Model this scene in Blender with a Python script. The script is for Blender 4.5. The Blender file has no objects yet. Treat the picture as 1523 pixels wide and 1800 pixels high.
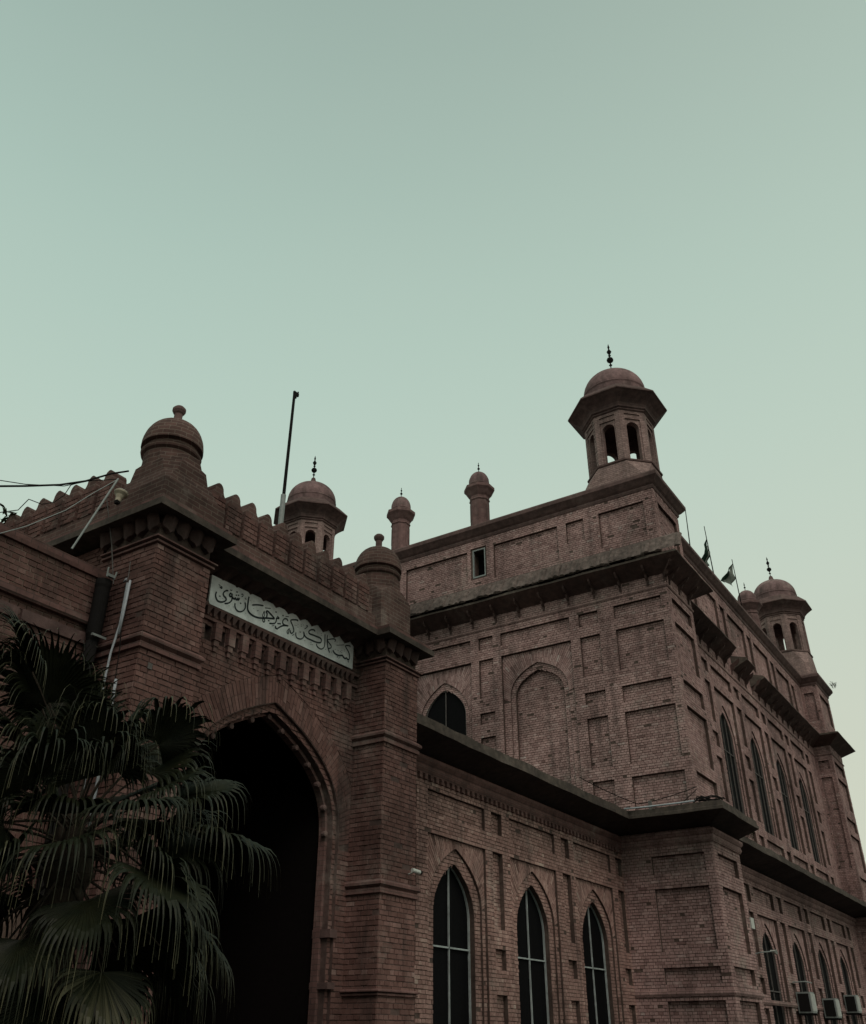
import bpy, math, random
import numpy as np
from mathutils import Vector, Matrix
random.seed(7)
R = math.radians
SC = bpy.context.scene
COL = SC.collection

# ------------------------------------------------------------------ camera
CAM_POS = Vector((0.0, 0.0, 1.6))
YAW, PITCH, FPX = 0.574882778, 0.528736625, 1593.86
fwd = Vector((math.cos(YAW)*math.cos(PITCH), math.sin(YAW)*math.cos(PITCH), math.sin(PITCH)))
right = Vector((math.sin(YAW), -math.cos(YAW), 0.0))
upv = right.cross(fwd)
cd = bpy.data.cameras.new('camera'); cam = bpy.data.objects.new('camera', cd); COL.objects.link(cam)
cam.matrix_world = Matrix(((right.x, upv.x, -fwd.x, CAM_POS.x), (right.y, upv.y, -fwd.y, CAM_POS.y), (right.z, upv.z, -fwd.z, CAM_POS.z), (0, 0, 0, 1)))
cd.sensor_fit = 'VERTICAL'; cd.sensor_height = 24.0; cd.lens = 24.0*FPX/1800.0
cd.clip_start = 0.1; cd.clip_end = 3000
SC.camera = cam

# ------------------------------------------------------------------ sky, sun, exposure
SUN_EL, SUN_AZ = R(7), R(-62)          # glow low in the sky, just out of frame to the right
wd = bpy.data.worlds.new('World'); SC.world = wd; wd.use_nodes = True
nt = wd.node_tree; nt.nodes.clear()
def N(t, kind, **kw):
    n = t.nodes.new(kind)
    for k, v in kw.items(): setattr(n, k, v)
    return n
out = N(nt, 'ShaderNodeOutputWorld'); bg = N(nt, 'ShaderNodeBackground')
tc = N(nt, 'ShaderNodeTexCoord'); sep = N(nt, 'ShaderNodeSeparateXYZ')
nt.links.new(tc.outputs['Generated'], sep.inputs[0])
ramp = N(nt, 'ShaderNodeValToRGB'); ramp.color_ramp.interpolation = 'B_SPLINE'
def lin(c): return tuple(((v/255)/12.92 if v/255 <= .04045 else ((v/255+.055)/1.055)**2.4) for v in c)+(1,)
cr = ramp.color_ramp
stops = [(0.0, (210, 211, 192)), (.27, (206, 213, 197)), (.50, (190, 211, 199)), (.70, (174, 200, 189)), (.87, (151, 173, 165)), (1.0, (136, 156, 150))]
while len(cr.elements) < len(stops): cr.elements.new(.5)
for e, (p, c) in zip(cr.elements, stops): e.position = p; e.color = lin(c)
nt.links.new(sep.outputs[2], ramp.inputs[0])
dotn = N(nt, 'ShaderNodeVectorMath', operation='DOT_PRODUCT')
dotn.inputs[1].default_value = (math.cos(SUN_AZ)*math.cos(SUN_EL), math.sin(SUN_AZ)*math.cos(SUN_EL), math.sin(SUN_EL))
nt.links.new(tc.outputs['Generated'], dotn.inputs[0])
mr = N(nt, 'ShaderNodeMapRange'); mr.inputs[1].default_value = -.3; mr.inputs[2].default_value = 1; mr.inputs[3].default_value = 0; mr.inputs[4].default_value = .22
nt.links.new(dotn.outputs['Value'], mr.inputs[0])
warm = N(nt, 'ShaderNodeMix', data_type='RGBA'); warm.inputs[7].default_value = lin((216, 213, 192))
nt.links.new(mr.outputs[0], warm.inputs[0]); nt.links.new(ramp.outputs[0], warm.inputs[6])
skyt = N(nt, 'ShaderNodeTexSky', sky_type='NISHITA'); skyt.sun_disc = False
skyt.sun_elevation = SUN_EL; skyt.sun_rotation = math.pi/2 - SUN_AZ; skyt.air_density = 1.5; skyt.dust_density = 3
sks = N(nt, 'ShaderNodeVectorMath', operation='SCALE'); sks.inputs['Scale'].default_value = .07
nt.links.new(skyt.outputs[0], sks.inputs[0])
mx = N(nt, 'ShaderNodeMix', data_type='RGBA'); mx.inputs[0].default_value = .025
nt.links.new(warm.outputs[2], mx.inputs[6]); nt.links.new(sks.outputs[0], mx.inputs[7])
hz = N(nt, 'ShaderNodeTexNoise'); hz.inputs['Scale'].default_value = 1.6; hz.inputs['Detail'].default_value = 3
hm = N(nt, 'ShaderNodeMapping'); hm.inputs['Scale'].default_value = (1, 1, 4.5); nt.links.new(tc.outputs['Generated'], hm.inputs[0]); nt.links.new(hm.outputs[0], hz.inputs['Vector'])
hr = N(nt, 'ShaderNodeMapRange'); hr.inputs[1].default_value = .3; hr.inputs[2].default_value = .7; hr.inputs[3].default_value = 0; hr.inputs[4].default_value = .10
nt.links.new(hz.outputs[0], hr.inputs[0])
hx = N(nt, 'ShaderNodeMix', data_type='RGBA'); hx.inputs[7].default_value = lin((186, 196, 186))
nt.links.new(hr.outputs[0], hx.inputs[0]); nt.links.new(mx.outputs[2], hx.inputs[6])
nt.links.new(hx.outputs[2], bg.inputs[0]); bg.inputs[1].default_value = 1.0
nt.links.new(bg.outputs[0], out.inputs[0])
sl = bpy.data.lights.new('sun', 'SUN'); so = bpy.data.objects.new('sun', sl); COL.objects.link(so)
sl.energy = 0.95; sl.angle = R(28); sl.color = (1.0, .83, .74)
sd = Vector((math.cos(R(-132))*math.cos(R(50)), math.sin(R(-132))*math.cos(R(50)), math.sin(R(50))))
so.rotation_euler = sd.to_track_quat('Z', 'Y').to_euler()
SC.view_settings.view_transform = 'Standard'; SC.view_settings.look = 'None'
SC.view_settings.exposure = 0; SC.view_settings.gamma = 1; SC.view_settings.use_curve_mapping = False
SC.render.engine = 'CYCLES'; SC.cycles.max_bounces = 5

# ------------------------------------------------------------------ materials
def newmat(name):
    m = bpy.data.materials.new(name); m.use_nodes = True
    t = m.node_tree; b = t.nodes['Principled BSDF']; return m, t, b
def noise(t, scale, detail=4, rough=.6, vec=None):
    n = N(t, 'ShaderNodeTexNoise'); n.inputs['Scale'].default_value = scale; n.inputs['Detail'].default_value = detail; n.inputs['Roughness'].default_value = rough
    if vec is not None: t.links.new(vec, n.inputs['Vector'])
    return n
def mrange(t, src, a, b, c, d):
    n = N(t, 'ShaderNodeMapRange'); n.inputs[1].default_value = a; n.inputs[2].default_value = b; n.inputs[3].default_value = c; n.inputs[4].default_value = d
    t.links.new(src, n.inputs[0]); return n.outputs[0]
def mix(t, fac, a, b, mode='MIX'):
    n = N(t, 'ShaderNodeMix', data_type='RGBA', blend_type=mode)
    for s, v in ((0, fac), (6, a), (7, b)):
        if isinstance(v, (int, float)): n.inputs[s].default_value = v
        elif isinstance(v, tuple): n.inputs[s].default_value = v+(1,) if len(v) == 3 else v
        else: t.links.new(v, n.inputs[s])
    return n.outputs[2]
def bump(t, b, h, strength=.5, dist=.01):
    n = N(t, 'ShaderNodeBump'); n.inputs['Strength'].default_value = strength; n.inputs['Distance'].default_value = dist
    t.links.new(h, n.inputs['Height']); t.links.new(n.outputs[0], b.inputs['Normal'])
def pos(t):
    return N(t, 'ShaderNodeNewGeometry').outputs['Position']
def weather(t, col, P, lime=.75, grime=.7):
    """lime bloom, soot and rain streaks that stay put whatever the light does"""
    n1 = noise(t, .55, 6, .65, P); n2 = noise(t, 3.2, 5, .7, P)
    f = mrange(t, n1.outputs[0], .54, .70, 0, lime); f2 = mrange(t, n2.outputs[0], .42, .6, 0, 1)
    mm = N(t, 'ShaderNodeMath', operation='MULTIPLY'); t.links.new(f, mm.inputs[0]); t.links.new(f2, mm.inputs[1])
    col = mix(t, mm.outputs[0], col, (.36, .31, .275))
    mp = N(t, 'ShaderNodeMapping'); mp.inputs['Scale'].default_value = (2.2, 2.2, .28); t.links.new(P, mp.inputs[0])
    n3 = noise(t, 1.0, 6, .7, mp.outputs[0])
    g = mrange(t, n3.outputs[0], .50, .72, 0, grime)
    col = mix(t, g, col, (.055, .043, .040))
    n4 = noise(t, .38, 5, .6, P); n5 = noise(t, 5.5, 4, .65, P)
    k = N(t, 'ShaderNodeMath', operation='MULTIPLY'); t.links.new(mrange(t, n4.outputs[0], .3, .7, .58, 1.25), k.inputs[0]); t.links.new(mrange(t, n5.outputs[0], .3, .7, .78, 1.16), k.inputs[1])
    c3 = N(t, 'ShaderNodeCombineColor')
    for i in range(3): t.links.new(k.outputs[0], c3.inputs[i])
    return mix(t, 1.0, col, c3.outputs[0], 'MULTIPLY')
def brick_material(name, mean=1.0, st=None, lime=.75, grime=.7):
    m, t, b = newmat(name)
    at = N(t, 'ShaderNodeAttribute', attribute_name='tint')
    r = N(t, 'ShaderNodeValToRGB'); c = r.color_ramp
    st = st or [(0, (.18, .11, .108)), (.25, (.34, .218, .212)), (.5, (.44, .292, .282)), (.75, (.50, .348, .335)), (.93, (.52, .38, .365)), (1, (.54, .44, .42))]
    while len(c.elements) < len(st): c.elements.new(.5)
    for e, (p, q) in zip(c.elements, st): e.position = p; e.color = tuple(v*mean for v in q)+(1,)
    t.links.new(at.outputs['Fac'], r.inputs[0])
    P = pos(t)
    n = noise(t, 28, 5, .7, P)
    col = mix(t, mrange(t, n.outputs[0], .3, .75, 0, .55), r.outputs[0], (.15*mean, .078*mean, .062*mean))
    col = weather(t, col, P, lime, grime)
    t.links.new(col, b.inputs['Base Color']); b.inputs['Roughness'].default_value = .93; b.inputs['Specular IOR Level'].default_value = .15
    bump(t, b, noise(t, 60, 4, .7, P).outputs[0], .6, .006)
    return m
def mottled(name, c1, c2, scale=8, rough=.9, lime=.4, grime=.5, bs=40, bd=.008, bstr=.6, metal=0):
    m, t, b = newmat(name); P = pos(t)
    n = noise(t, scale, 6, .65, P)
    col = mix(t, mrange(t, n.outputs[0], .32, .68, 0, 1), c1, c2)
    if lime or grime: col = weather(t, col, P, lime, grime)
    t.links.new(col, b.inputs['Base Color']); b.inputs['Roughness'].default_value = rough; b.inputs['Metallic'].default_value = metal
    b.inputs['Specular IOR Level'].default_value = .2
    bump(t, b, noise(t, bs, 5, .7, P).outputs[0], bstr, bd)
    return m
def laid_brick(name, c1, c2, mortar):
    """masonry of small or round pieces: courses round the piece, from its own position"""
    m, t, b = newmat(name); P = pos(t)
    s = N(t, 'ShaderNodeSeparateXYZ'); t.links.new(P, s.inputs[0])
    a = N(t, 'ShaderNodeMath', operation='SUBTRACT'); t.links.new(s.outputs[0], a.inputs[0]); t.links.new(s.outputs[1], a.inputs[1])
    cmb = N(t, 'ShaderNodeCombineXYZ'); t.links.new(a.outputs[0], cmb.inputs[0]); t.links.new(s.outputs[2], cmb.inputs[1])
    k = N(t, 'ShaderNodeTexBrick'); k.inputs['Scale'].default_value = 1; k.inputs['Brick Width'].default_value = .24; k.inputs['Row Height'].default_value = .075
    k.inputs['Mortar Size'].default_value = .007; k.inputs['Mortar Smooth'].default_value = .4; k.inputs['Bias'].default_value = -.1
    k.inputs['Color1'].default_value = c1+(1,); k.inputs['Color2'].default_value = c2+(1,); k.inputs['Mortar'].default_value = mortar+(1,)
    wn = noise(t, 9, 3, .6, P)
    vs = N(t, 'ShaderNodeVectorMath', operation='SCALE'); vs.inputs['Scale'].default_value = .03; t.links.new(wn.outputs['Color'], vs.inputs[0])
    va = N(t, 'ShaderNodeVectorMath', operation='ADD'); t.links.new(cmb.outputs[0], va.inputs[0]); t.links.new(vs.outputs[0], va.inputs[1])
    t.links.new(va.outputs[0], k.inputs['Vector'])
    n = noise(t, 20, 5, .7, P)
    col = mix(t, mrange(t, n.outputs[0], .35, .7, 0, .5), k.outputs['Color'], (.13, .075, .06))
    col = weather(t, col, P, .6, .6)
    t.links.new(col, b.inputs['Base Color']); b.inputs['Roughness'].default_value = .93; b.inputs['Specular IOR Level'].default_value = .15
    bump(t, b, k.outputs['Fac'], -.9, .02)
    return m
def plain(name, c, rough=.6, metal=0, var=.25, scale=15, spec=.3):
    m, t, b = newmat(name); P = pos(t)
    n = noise(t, scale, 4, .6, P)
    col = mix(t, mrange(t, n.outputs[0], .3, .7, 0, 1), c, tuple(v*(1-var) for v in c))
    t.links.new(col, b.inputs['Base Color']); b.inputs['Roughness'].default_value = rough; b.inputs['Metallic'].default_value = metal
    b.inputs['Specular IOR Level'].default_value = spec
    return m
M = {}
M['brick'] = brick_material('brick_clay')
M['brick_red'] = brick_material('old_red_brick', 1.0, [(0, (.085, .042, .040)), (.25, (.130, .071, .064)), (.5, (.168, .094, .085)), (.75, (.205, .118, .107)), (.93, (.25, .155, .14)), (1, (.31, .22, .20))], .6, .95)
M['mortar'] = mottled('lime_mortar', (.12, .085, .072), (.065, .045, .039), 14, lime=.5, grime=.5)
M['mortar_gate'] = mottled('gate_mortar', (.15, .10, .09), (.06, .04, .036), 2.5, lime=.7, grime=.6)
M['brick_wing'] = brick_material('wing_brick', 1.0, [(0, (.16, .095, .085)), (.25, (.29, .178, .160)), (.5, (.37, .235, .21)), (.75, (.43, .285, .255)), (.93, (.48, .34, .30)), (1, (.50, .40, .35))])
M['mortar_pale'] = mottled('pale_lime_mortar', (.27, .20, .165), (.13, .088, .07), 9, lime=.5, grime=.6)
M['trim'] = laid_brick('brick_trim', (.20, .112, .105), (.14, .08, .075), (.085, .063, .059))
M['trim_hall'] = laid_brick('hall_brick_trim', (.37, .245, .235), (.27, .175, .168), (.11, .08, .075))
M['merlon'] = laid_brick('old_brick_trim', (.15, .088, .079), (.085, .052, .047), (.20, .16, .14))
M['kiosk'] = laid_brick('kiosk_brick', (.40, .285, .27), (.28, .195, .185), (.10, .075, .07))
M['stone_mid'] = mottled('turret_stone', (.24, .148, .142), (.155, .095, .092), 5, lime=.35, grime=.45)
M['stone'] = mottled('red_sandstone', (.165, .105, .098), (.095, .062, .059), 5, lime=.35, grime=.45)
M['cap'] = laid_brick('sooty_cap_brick', (.105, .062, .056), (.058, .037, .034), (.17, .14, .12))
M['stone_dark'] = mottled('dark_sandstone', (.10, .060, .054), (.06, .038, .035), 5, lime=.3, grime=.6)  # darker sandstone tone for petals, brackets and the upper soffit
M['dome'] = mottled('dome_plaster', (.28, .18, .18), (.17, .11, .11), 6, lime=.75, grime=.75)
M['slab'] = mottled('eave_slab', (.12, .095, .08), (.05, .043, .037), 6, lime=.35, grime=.7)
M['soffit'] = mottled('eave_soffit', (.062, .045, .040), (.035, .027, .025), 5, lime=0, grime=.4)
M['tile'] = mottled('mossy_tile', (.20, .155, .14), (.07, .056, .05), 6, lime=.25, grime=.5, bs=25, bd=.02)
M['dark'] = plain('porch_shade', (.010, .008, .008), .95, spec=.02)  # near-black wall colour stands in for the deep shade inside the porch
M['glass'] = plain('dark_glass', (.007, .007, .008), .7, spec=.03)
M['frame'] = plain('painted_frame', (.44, .50, .50), .6, var=.45, scale=6)
M['wood'] = plain('old_wood_frame', (.13, .12, .115), .8, var=.4)
M['iron'] = plain('black_iron', (.014, .013, .013), .85, spec=.08)
M['grey'] = plain('grey_metal', (.28, .31, .305), .6, metal=.2)
M['pvc'] = plain('pvc_conduit', (.42, .46, .50), .5, var=.3)
M['white'] = plain('white_plastic', (.55, .58, .55), .5)
M['beige'] = plain('beige_plastic', (.42, .37, .28), .6)
M['sign'] = mottled('sign_enamel', (.87, .90, .90), (.80, .84, .84), 3, rough=.5, lime=0, grime=.08, bstr=.1)
M['ink'] = plain('sign_ink', (.012, .022, .028), .6)
M['asphalt'] = mottled('asphalt', (.040, .038, .036), (.026, .025, .024), 2, lime=.1, grime=.2)
M['flag_green'] = plain('flag_green', (.02, .055, .035), .9); M['flag_white'] = plain('flag_white', (.33, .38, .34), .9)
M['bark'] = mottled('palm_bark', (.08, .065, .05), (.04, .033, .026), 20, lime=0, grime=.3)
def leafmat(name, c1, c2, dry):
    m, t, b = newmat(name); P = pos(t)
    at = N(t, 'ShaderNodeAttribute', attribute_name='tint')
    n = noise(t, 7, 3, .6, P)
    col = mix(t, mrange(t, n.outputs[0], .3, .7, 0, 1), c1, c2)
    col = mix(t, mrange(t, at.outputs['Fac'], 0.55, 1.0, 0, .85), col, dry)
    t.links.new(col, b.inputs['Base Color']); b.inputs['Roughness'].default_value = .5; b.inputs['Specular IOR Level'].default_value = .2
    return m
M['leaf'] = leafmat('palm_leaf', (.020, .023, .011), (.009, .013, .007), (.15, .145, .085))
M['weed'] = leafmat('weed_leaf', (.05, .08, .03), (.03, .05, .02), (.1, .1, .05))

# ------------------------------------------------------------------ mesh helpers
class MB:
    def __init__(s): s.v = []; s.f = []; s.t = []
    def add(s, vs, fs, tint=.5):
        o = len(s.v); s.v.extend(vs); s.f.extend([tuple(i+o for i in f) for f in fs]); s.t.extend([tint]*len(fs))
    def box(s, a, b, tint=.5):
        x0, y0, z0 = a; x1, y1, z1 = b
        s.add([(x0,y0,z0),(x1,y0,z0),(x1,y1,z0),(x0,y1,z0),(x0,y0,z1),(x1,y0,z1),(x1,y1,z1),(x0,y1,z1)],
              [(0,3,2,1),(4,5,6,7),(0,1,5,4),(1,2,6,5),(2,3,7,6),(3,0,4,7)], tint)
    def lathe(s, prof, c=(0,0,0), n=24, rot=0.0, tint=.5):
        o = []; k = len(prof)
        for r, z in prof:
            for i in range(n):
                a = rot+2*math.pi*i/n; o.append((c[0]+r*math.cos(a), c[1]+r*math.sin(a), c[2]+z))
        fs = [(j*n+i, j*n+(i+1) % n, (j+1)*n+(i+1) % n, (j+1)*n+i) for j in range(k-1) for i in range(n)]
        fs.append(tuple(range(n))[::-1]); fs.append(tuple((k-1)*n+i for i in range(n)))
        s.add(o, fs, tint)
    def tube(s, pts, r, n=6, tint=.5, r2=None):
        pts = [Vector(p) for p in pts]; o = []; m = len(pts)
        for i, p in enumerate(pts):
            d = (pts[min(i+1, m-1)]-pts[max(i-1, 0)]).normalized()
            a = d.cross(Vector((.13, .31, .94))).normalized(); b = d.cross(a)
            rr = r if r2 is None else r+(r2-r)*i/(m-1)
            for k in range(n):
                t = 2*math.pi*k/n; o.append(tuple(p+a*math.cos(t)*rr+b*math.sin(t)*rr))
        fs = [(j*n+i, j*n+(i+1) % n, (j+1)*n+(i+1) % n, (j+1)*n+i) for j in range(m-1) for i in range(n)]
        fs.append(tuple(range(n))[::-1]); fs.append(tuple((m-1)*n+i for i in range(n)))
        s.add(o, fs, tint)
    def mesh(s, name, mat, smooth=False):
        me = bpy.data.meshes.new(name); me.from_pydata(s.v, [], s.f)
        a = me.attributes.new('tint', 'FLOAT', 'FACE'); a.data.foreach_set('value', s.t)
        me.materials.append(M[mat] if isinstance(mat, str) else mat)
        if smooth: me.polygons.foreach_set('use_smooth', [True]*len(me.polygons))
        me.update(); return me
    def build(s, name, mat, parent=None, smooth=False, kind=None):
        return link(name, s.mesh(name, mat, smooth), parent, kind)
def link(name, me, parent=None, kind=None, mw=None):
    o = bpy.data.objects.new(name, me); COL.objects.link(o)
    if parent is not None:
        o.parent = parent; o.matrix_parent_inverse = WINV[parent.name] if parent.name in WINV else Matrix.Identity(4)
    if mw is not None: o.matrix_basis = mw
    if kind: o['kind'] = kind
    return o
WINV = {}
def thing(name, label, cat, loc=(0,0,0), group=None):
    o = bpy.data.objects.new(name, None); COL.objects.link(o); o.location = loc; o.empty_display_size = .3
    o['label'] = label; o['category'] = cat
    if group: o['group'] = group
    WINV[o.name] = Matrix.Translation(-Vector(loc)); return o
def tag(o, label, cat, group=None):
    o['label'] = label; o['category'] = cat
    if group: o['group'] = group
    return o
def smooth_edges(o, ang=35):
    m = o.modifiers.new('es', 'EDGE_SPLIT'); m.split_angle = R(ang)

# ---- relief walls: course by course, every brick a prism in front of recessed mortar
CH = .075
def sn(v): return round(v/CH)*CH
def arch_half(hw, spring, apex, a=3.0, b=.85):
    def h(v):
        if v <= spring: return hw
        t = min(1.0, (v-spring)/(apex-spring)); return hw*max(0.0, 1-t**a)**b
    return h
BRICKS = {}                 # owner -> whole bricks that may become single objects
class Face:
    def __init__(s, owner, O, U, n, u0, u1, v0, v1, bricks=True, phase=0.0, course=CH):
        s.owner, s.O, s.U, s.n = owner, Vector(O), Vector(U), Vector(n)
        s.u0, s.u1, s.v0, s.v1 = u0, u1, sn(v0), sn(v1)
        s.flip = s.U.cross(Vector((0, 0, 1))).dot(s.n) < 0
        s.bricks = bricks; s.phase = phase
        s.sh = [dict(L=lambda v: u0, R=lambda v: u1, v0=s.v0, v1=s.v1, d=0.0, st='brick' if bricks else 'none', hole=False)]
        s.back = MB(); s.br = MB()
    def P(s, u, v, d): p = s.O+s.U*u-s.n*d; return (p.x, p.y, v)
    def quad(s, mb, pts, tint=.5):
        vs = [s.P(*p) for p in pts]
        mb.add(vs, [(0, 1, 2, 3) if not s.flip else (3, 2, 1, 0)], tint)
    def rect(s, u0, u1, v0, v1, d=.105, st=None, hole=False):
        s.sh.append(dict(L=lambda v: u0, R=lambda v: u1, v0=sn(v0), v1=sn(v1), d=d, st=st or ('brick' if s.bricks else 'none'), hole=hole))
    def arch(s, uc, hw, v0, spring, apex, d, st=None, hole=False, a=3.0, b=.85):
        h = arch_half(hw, spring, apex, a, b)
        s.sh.append(dict(L=lambda v: uc-h(v), R=lambda v: uc+h(v), v0=sn(v0), v1=apex, d=d, st=st or ('brick' if s.bricks else 'none'), hole=hole))
        s.extra = getattr(s, 'extra', [])+[apex, apex-.015, apex-.035]
        return h
    def run(s, brick_zone=None):
        vs = {round(s.v0+i*CH, 4) for i in range(int(round((s.v1-s.v0)/CH))+1)}
        for q in getattr(s, 'extra', []):
            if s.v0 < q < s.v1: vs.add(round(q, 4))
        vs = sorted(vs); prev = None
        def cut(m):
            act = [k for k in s.sh if k['v0'] <= m <= k['v1']]
            bp = []
            for k in act: bp.append((k['L'](m), k['L'])); bp.append((k['R'](m), k['R']))
            bp.sort(key=lambda q: q[0])
            segs = []
            for (ua, fa), (ub, fb) in zip(bp, bp[1:]):
                if ub-ua < 1e-6: continue
                um = (ua+ub)/2; top = [k for k in act if k['L'](m) <= um <= k['R'](m)]
                if not top: continue
                k = top[-1]
                if segs and segs[-1][2] is k: segs[-1][1] = fb
                else: segs.append([fa, fb, k])
            return segs
        for i in range(len(vs)-1):
            a, b = vs[i], vs[i+1]; segs = cut((a+b)/2)
            # backing, reveals
            for j, (fa, fb, k) in enumerate(segs):
                la, ra, lb, rb = fa(a), fb(a), fa(b), fb(b)
                if not k['hole']: s.quad(s.back, [(la, a, k['d']), (ra, a, k['d']), (rb, b, k['d']), (lb, b, k['d'])])
                if j:
                    d0, d1 = segs[j-1][2]['d'], k['d']
                    if abs(d0-d1) > 1e-5: s.quad(s.back, [(la, a, d0), (la, a, d1), (lb, b, d1), (lb, b, d0)])
            def prof(sg, v):
                return [(fa(v), fb(v), k['d']) for fa, fb, k in sg]
            if prev is not None:
                lo, hi = prof(prev, a), prof(segs, a)
                xs = sorted({round(x, 5) for q in lo+hi for x in q[:2]})
                for x0, x1 in zip(xs, xs[1:]):
                    if x1-x0 < 1e-4: continue
                    xm = (x0+x1)/2
                    d0 = next((q[2] for q in lo if q[0] <= xm <= q[1]), None); d1 = next((q[2] for q in hi if q[0] <= xm <= q[1]), None)
                    if d0 is None or d1 is None or abs(d0-d1) < 1e-5: continue
                    s.quad(s.back, [(x0, a, d0), (x1, a, d0), (x1, a, d1), (x0, a, d1)])
            prev = segs
        # bricks, whole courses at a time
        for i in range(int(round((s.v1-s.v0)/CH)) if s.bricks else 0):
            a = s.v0+i*CH; b = a+CH; m = (a+b)/2; segs = cut(m)
            ci = int(round(a/CH)); hd = ci % 2
            g = .0065
            for fa, fb, k in segs:
                if k['st'] != 'brick' or k['hole']: continue
                la, ra, lb, rb = fa(a), fb(a), fa(b), fb(b)
                lo_, hi_ = min(la, lb), max(ra, rb)
                pitch = .12 if hd else .24
                off = (s.phase + (.06 if hd else 0)+(.12 if ci % 4 == 2 else 0)) % pitch
                n0 = int(math.floor((lo_-off)/pitch))
                x = n0*pitch+off
                while x < hi_-1e-4:
                    x0, x1 = x+g, x+pitch-g
                    x += pitch
                    a0, a1, b0, b1 = max(x0, la), min(x1, ra), max(x0, lb), min(x1, rb)
                    if la > x0-g: a0 = la
                    if lb > x0-g: b0 = lb
                    if ra < x1+g: a1 = ra
                    if rb < x1+g: b1 = rb
                    if a1-a0 < .012 and b1-b0 < .012: continue
                    a1 = max(a1, a0); b1 = max(b1, b0)
                    rr = random.random()
                    if rr < .004: continue
                    pr_ = .010+random.uniform(-.005, .005)+(-.007 if rr < .06 else 0)
                    ti = min(1, max(0, random.gauss(.5, .15)))
                    if random.random() < .025: ti = random.uniform(.8, 1)
                    dz0, dz1 = random.uniform(.002, .0085), random.uniform(.002, .0085)
                    whole = abs(a0-x0) < 1e-6 and abs(a1-x1) < 1e-6 and abs(b0-x0) < 1e-6 and abs(b1-x1) < 1e-6
                    if whole and pr_ > 0:
                        p = s.P((x0+x1)/2, m, k['d'])
                        BRICKS.setdefault(s.owner, []).append((p, s, (x1-x0), b-a-dz0-dz1, pr_, ti, k['d'], x0, x1, a+dz0, b-dz1))
                    else: s.prism(a0, a1, b0, b1, a+dz0, b-dz1, k['d'], pr_, ti)
    def prism(s, a0, a1, b0, b1, z0, z1, d, pr_, ti, mb=None):
        e = .0025; f = d-pr_
        vs = [s.P(a0, z0, d), s.P(a1, z0, d), s.P(b1, z1, d), s.P(b0, z1, d), s.P(a0+e, z0+e, f), s.P(a1-e, z0+e, f), s.P(b1-e, z1-e, f), s.P(b0+e, z1-e, f)]
        fs = [(4,5,6,7),(0,1,5,4),(1,2,6,5),(2,3,7,6),(3,0,4,7)]
        if s.flip: fs = [q[::-1] for q in fs]
        (mb or s.br).add(vs, fs, ti)
    def fan(s, h, uc, spring, apex, lim, d, maxlen=9.0, focus=.35, step=.052, pro=.009):
        """voussoirs: rays of brick laid round an arch, cut off by the panel they stand in"""
        u0, u1, v1 = lim
        pts = []
        nn = 400
        for i in range(nn+1):
            v = spring+(apex-spring)*i/nn; pts.append((uc-h(v), v))
        pts += [(2*uc-u, v) for u, v in pts[::-1][1:]]
        acc = 0; marks = [pts[0]]
        for p, q in zip(pts, pts[1:]):
            acc += math.hypot(q[0]-p[0], q[1]-p[1])
            if acc >= step: marks.append(q); acc = 0
        F = (uc, spring-focus*h(spring))
        def reach(p):
            dx, dy = p[0]-F[0], p[1]-F[1]; L = math.hypot(dx, dy); dx /= L; dy /= L
            t = maxlen
            if dx > 1e-6: t = min(t, (u1-p[0])/dx)
            if dx < -1e-6: t = min(t, (u0-p[0])/dx)
            if dy > 1e-6: t = min(t, (v1-p[1])/dy)
            return dx, dy, max(0, t)
        for i, (p, q) in enumerate(zip(marks, marks[1:])):
            ax, ay, ta = reach(p); bx, by, tb = reach(q)
            T = max(ta, tb)
            if T < .02: continue
            t0 = 0.0; first = random.choice((.11, .23, .17))
            while t0 < T-.01:
                t1 = min(T, t0+(first if t0 == 0 else .235))
                A0, A1, B0, B1 = min(t0+.004, ta), min(t1-.004, ta), min(t0+.004, tb), min(t1-.004, tb)
                g = .09
                def L(c0, c1, w): return (c0[0]+(c1[0]-c0[0])*w, c0[1]+(c1[1]-c0[1])*w)
                a0 = (p[0]+ax*A0, p[1]+ay*A0); a1 = (p[0]+ax*A1, p[1]+ay*A1); b0 = (q[0]+bx*B0, q[1]+by*B0); b1 = (q[0]+bx*B1, q[1]+by*B1)
                c = [L(a0, b0, g), L(a0, b0, 1-g), L(a1, b1, 1-g), L(a1, b1, g)]
                f = d-pro-random.uniform(-.003, .004)
                vs = [s.P(u, v, d) for u, v in c]+[s.P(u, v, f) for u, v in c]
                fs = [(4,5,6,7),(0,1,5,4),(1,2,6,5),(2,3,7,6),(3,0,4,7)]
                s.br.add(vs, fs if not s.flip else [x[::-1] for x in fs], min(1, max(0, random.gauss(.5, .2))))
                t0 = t1
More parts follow.
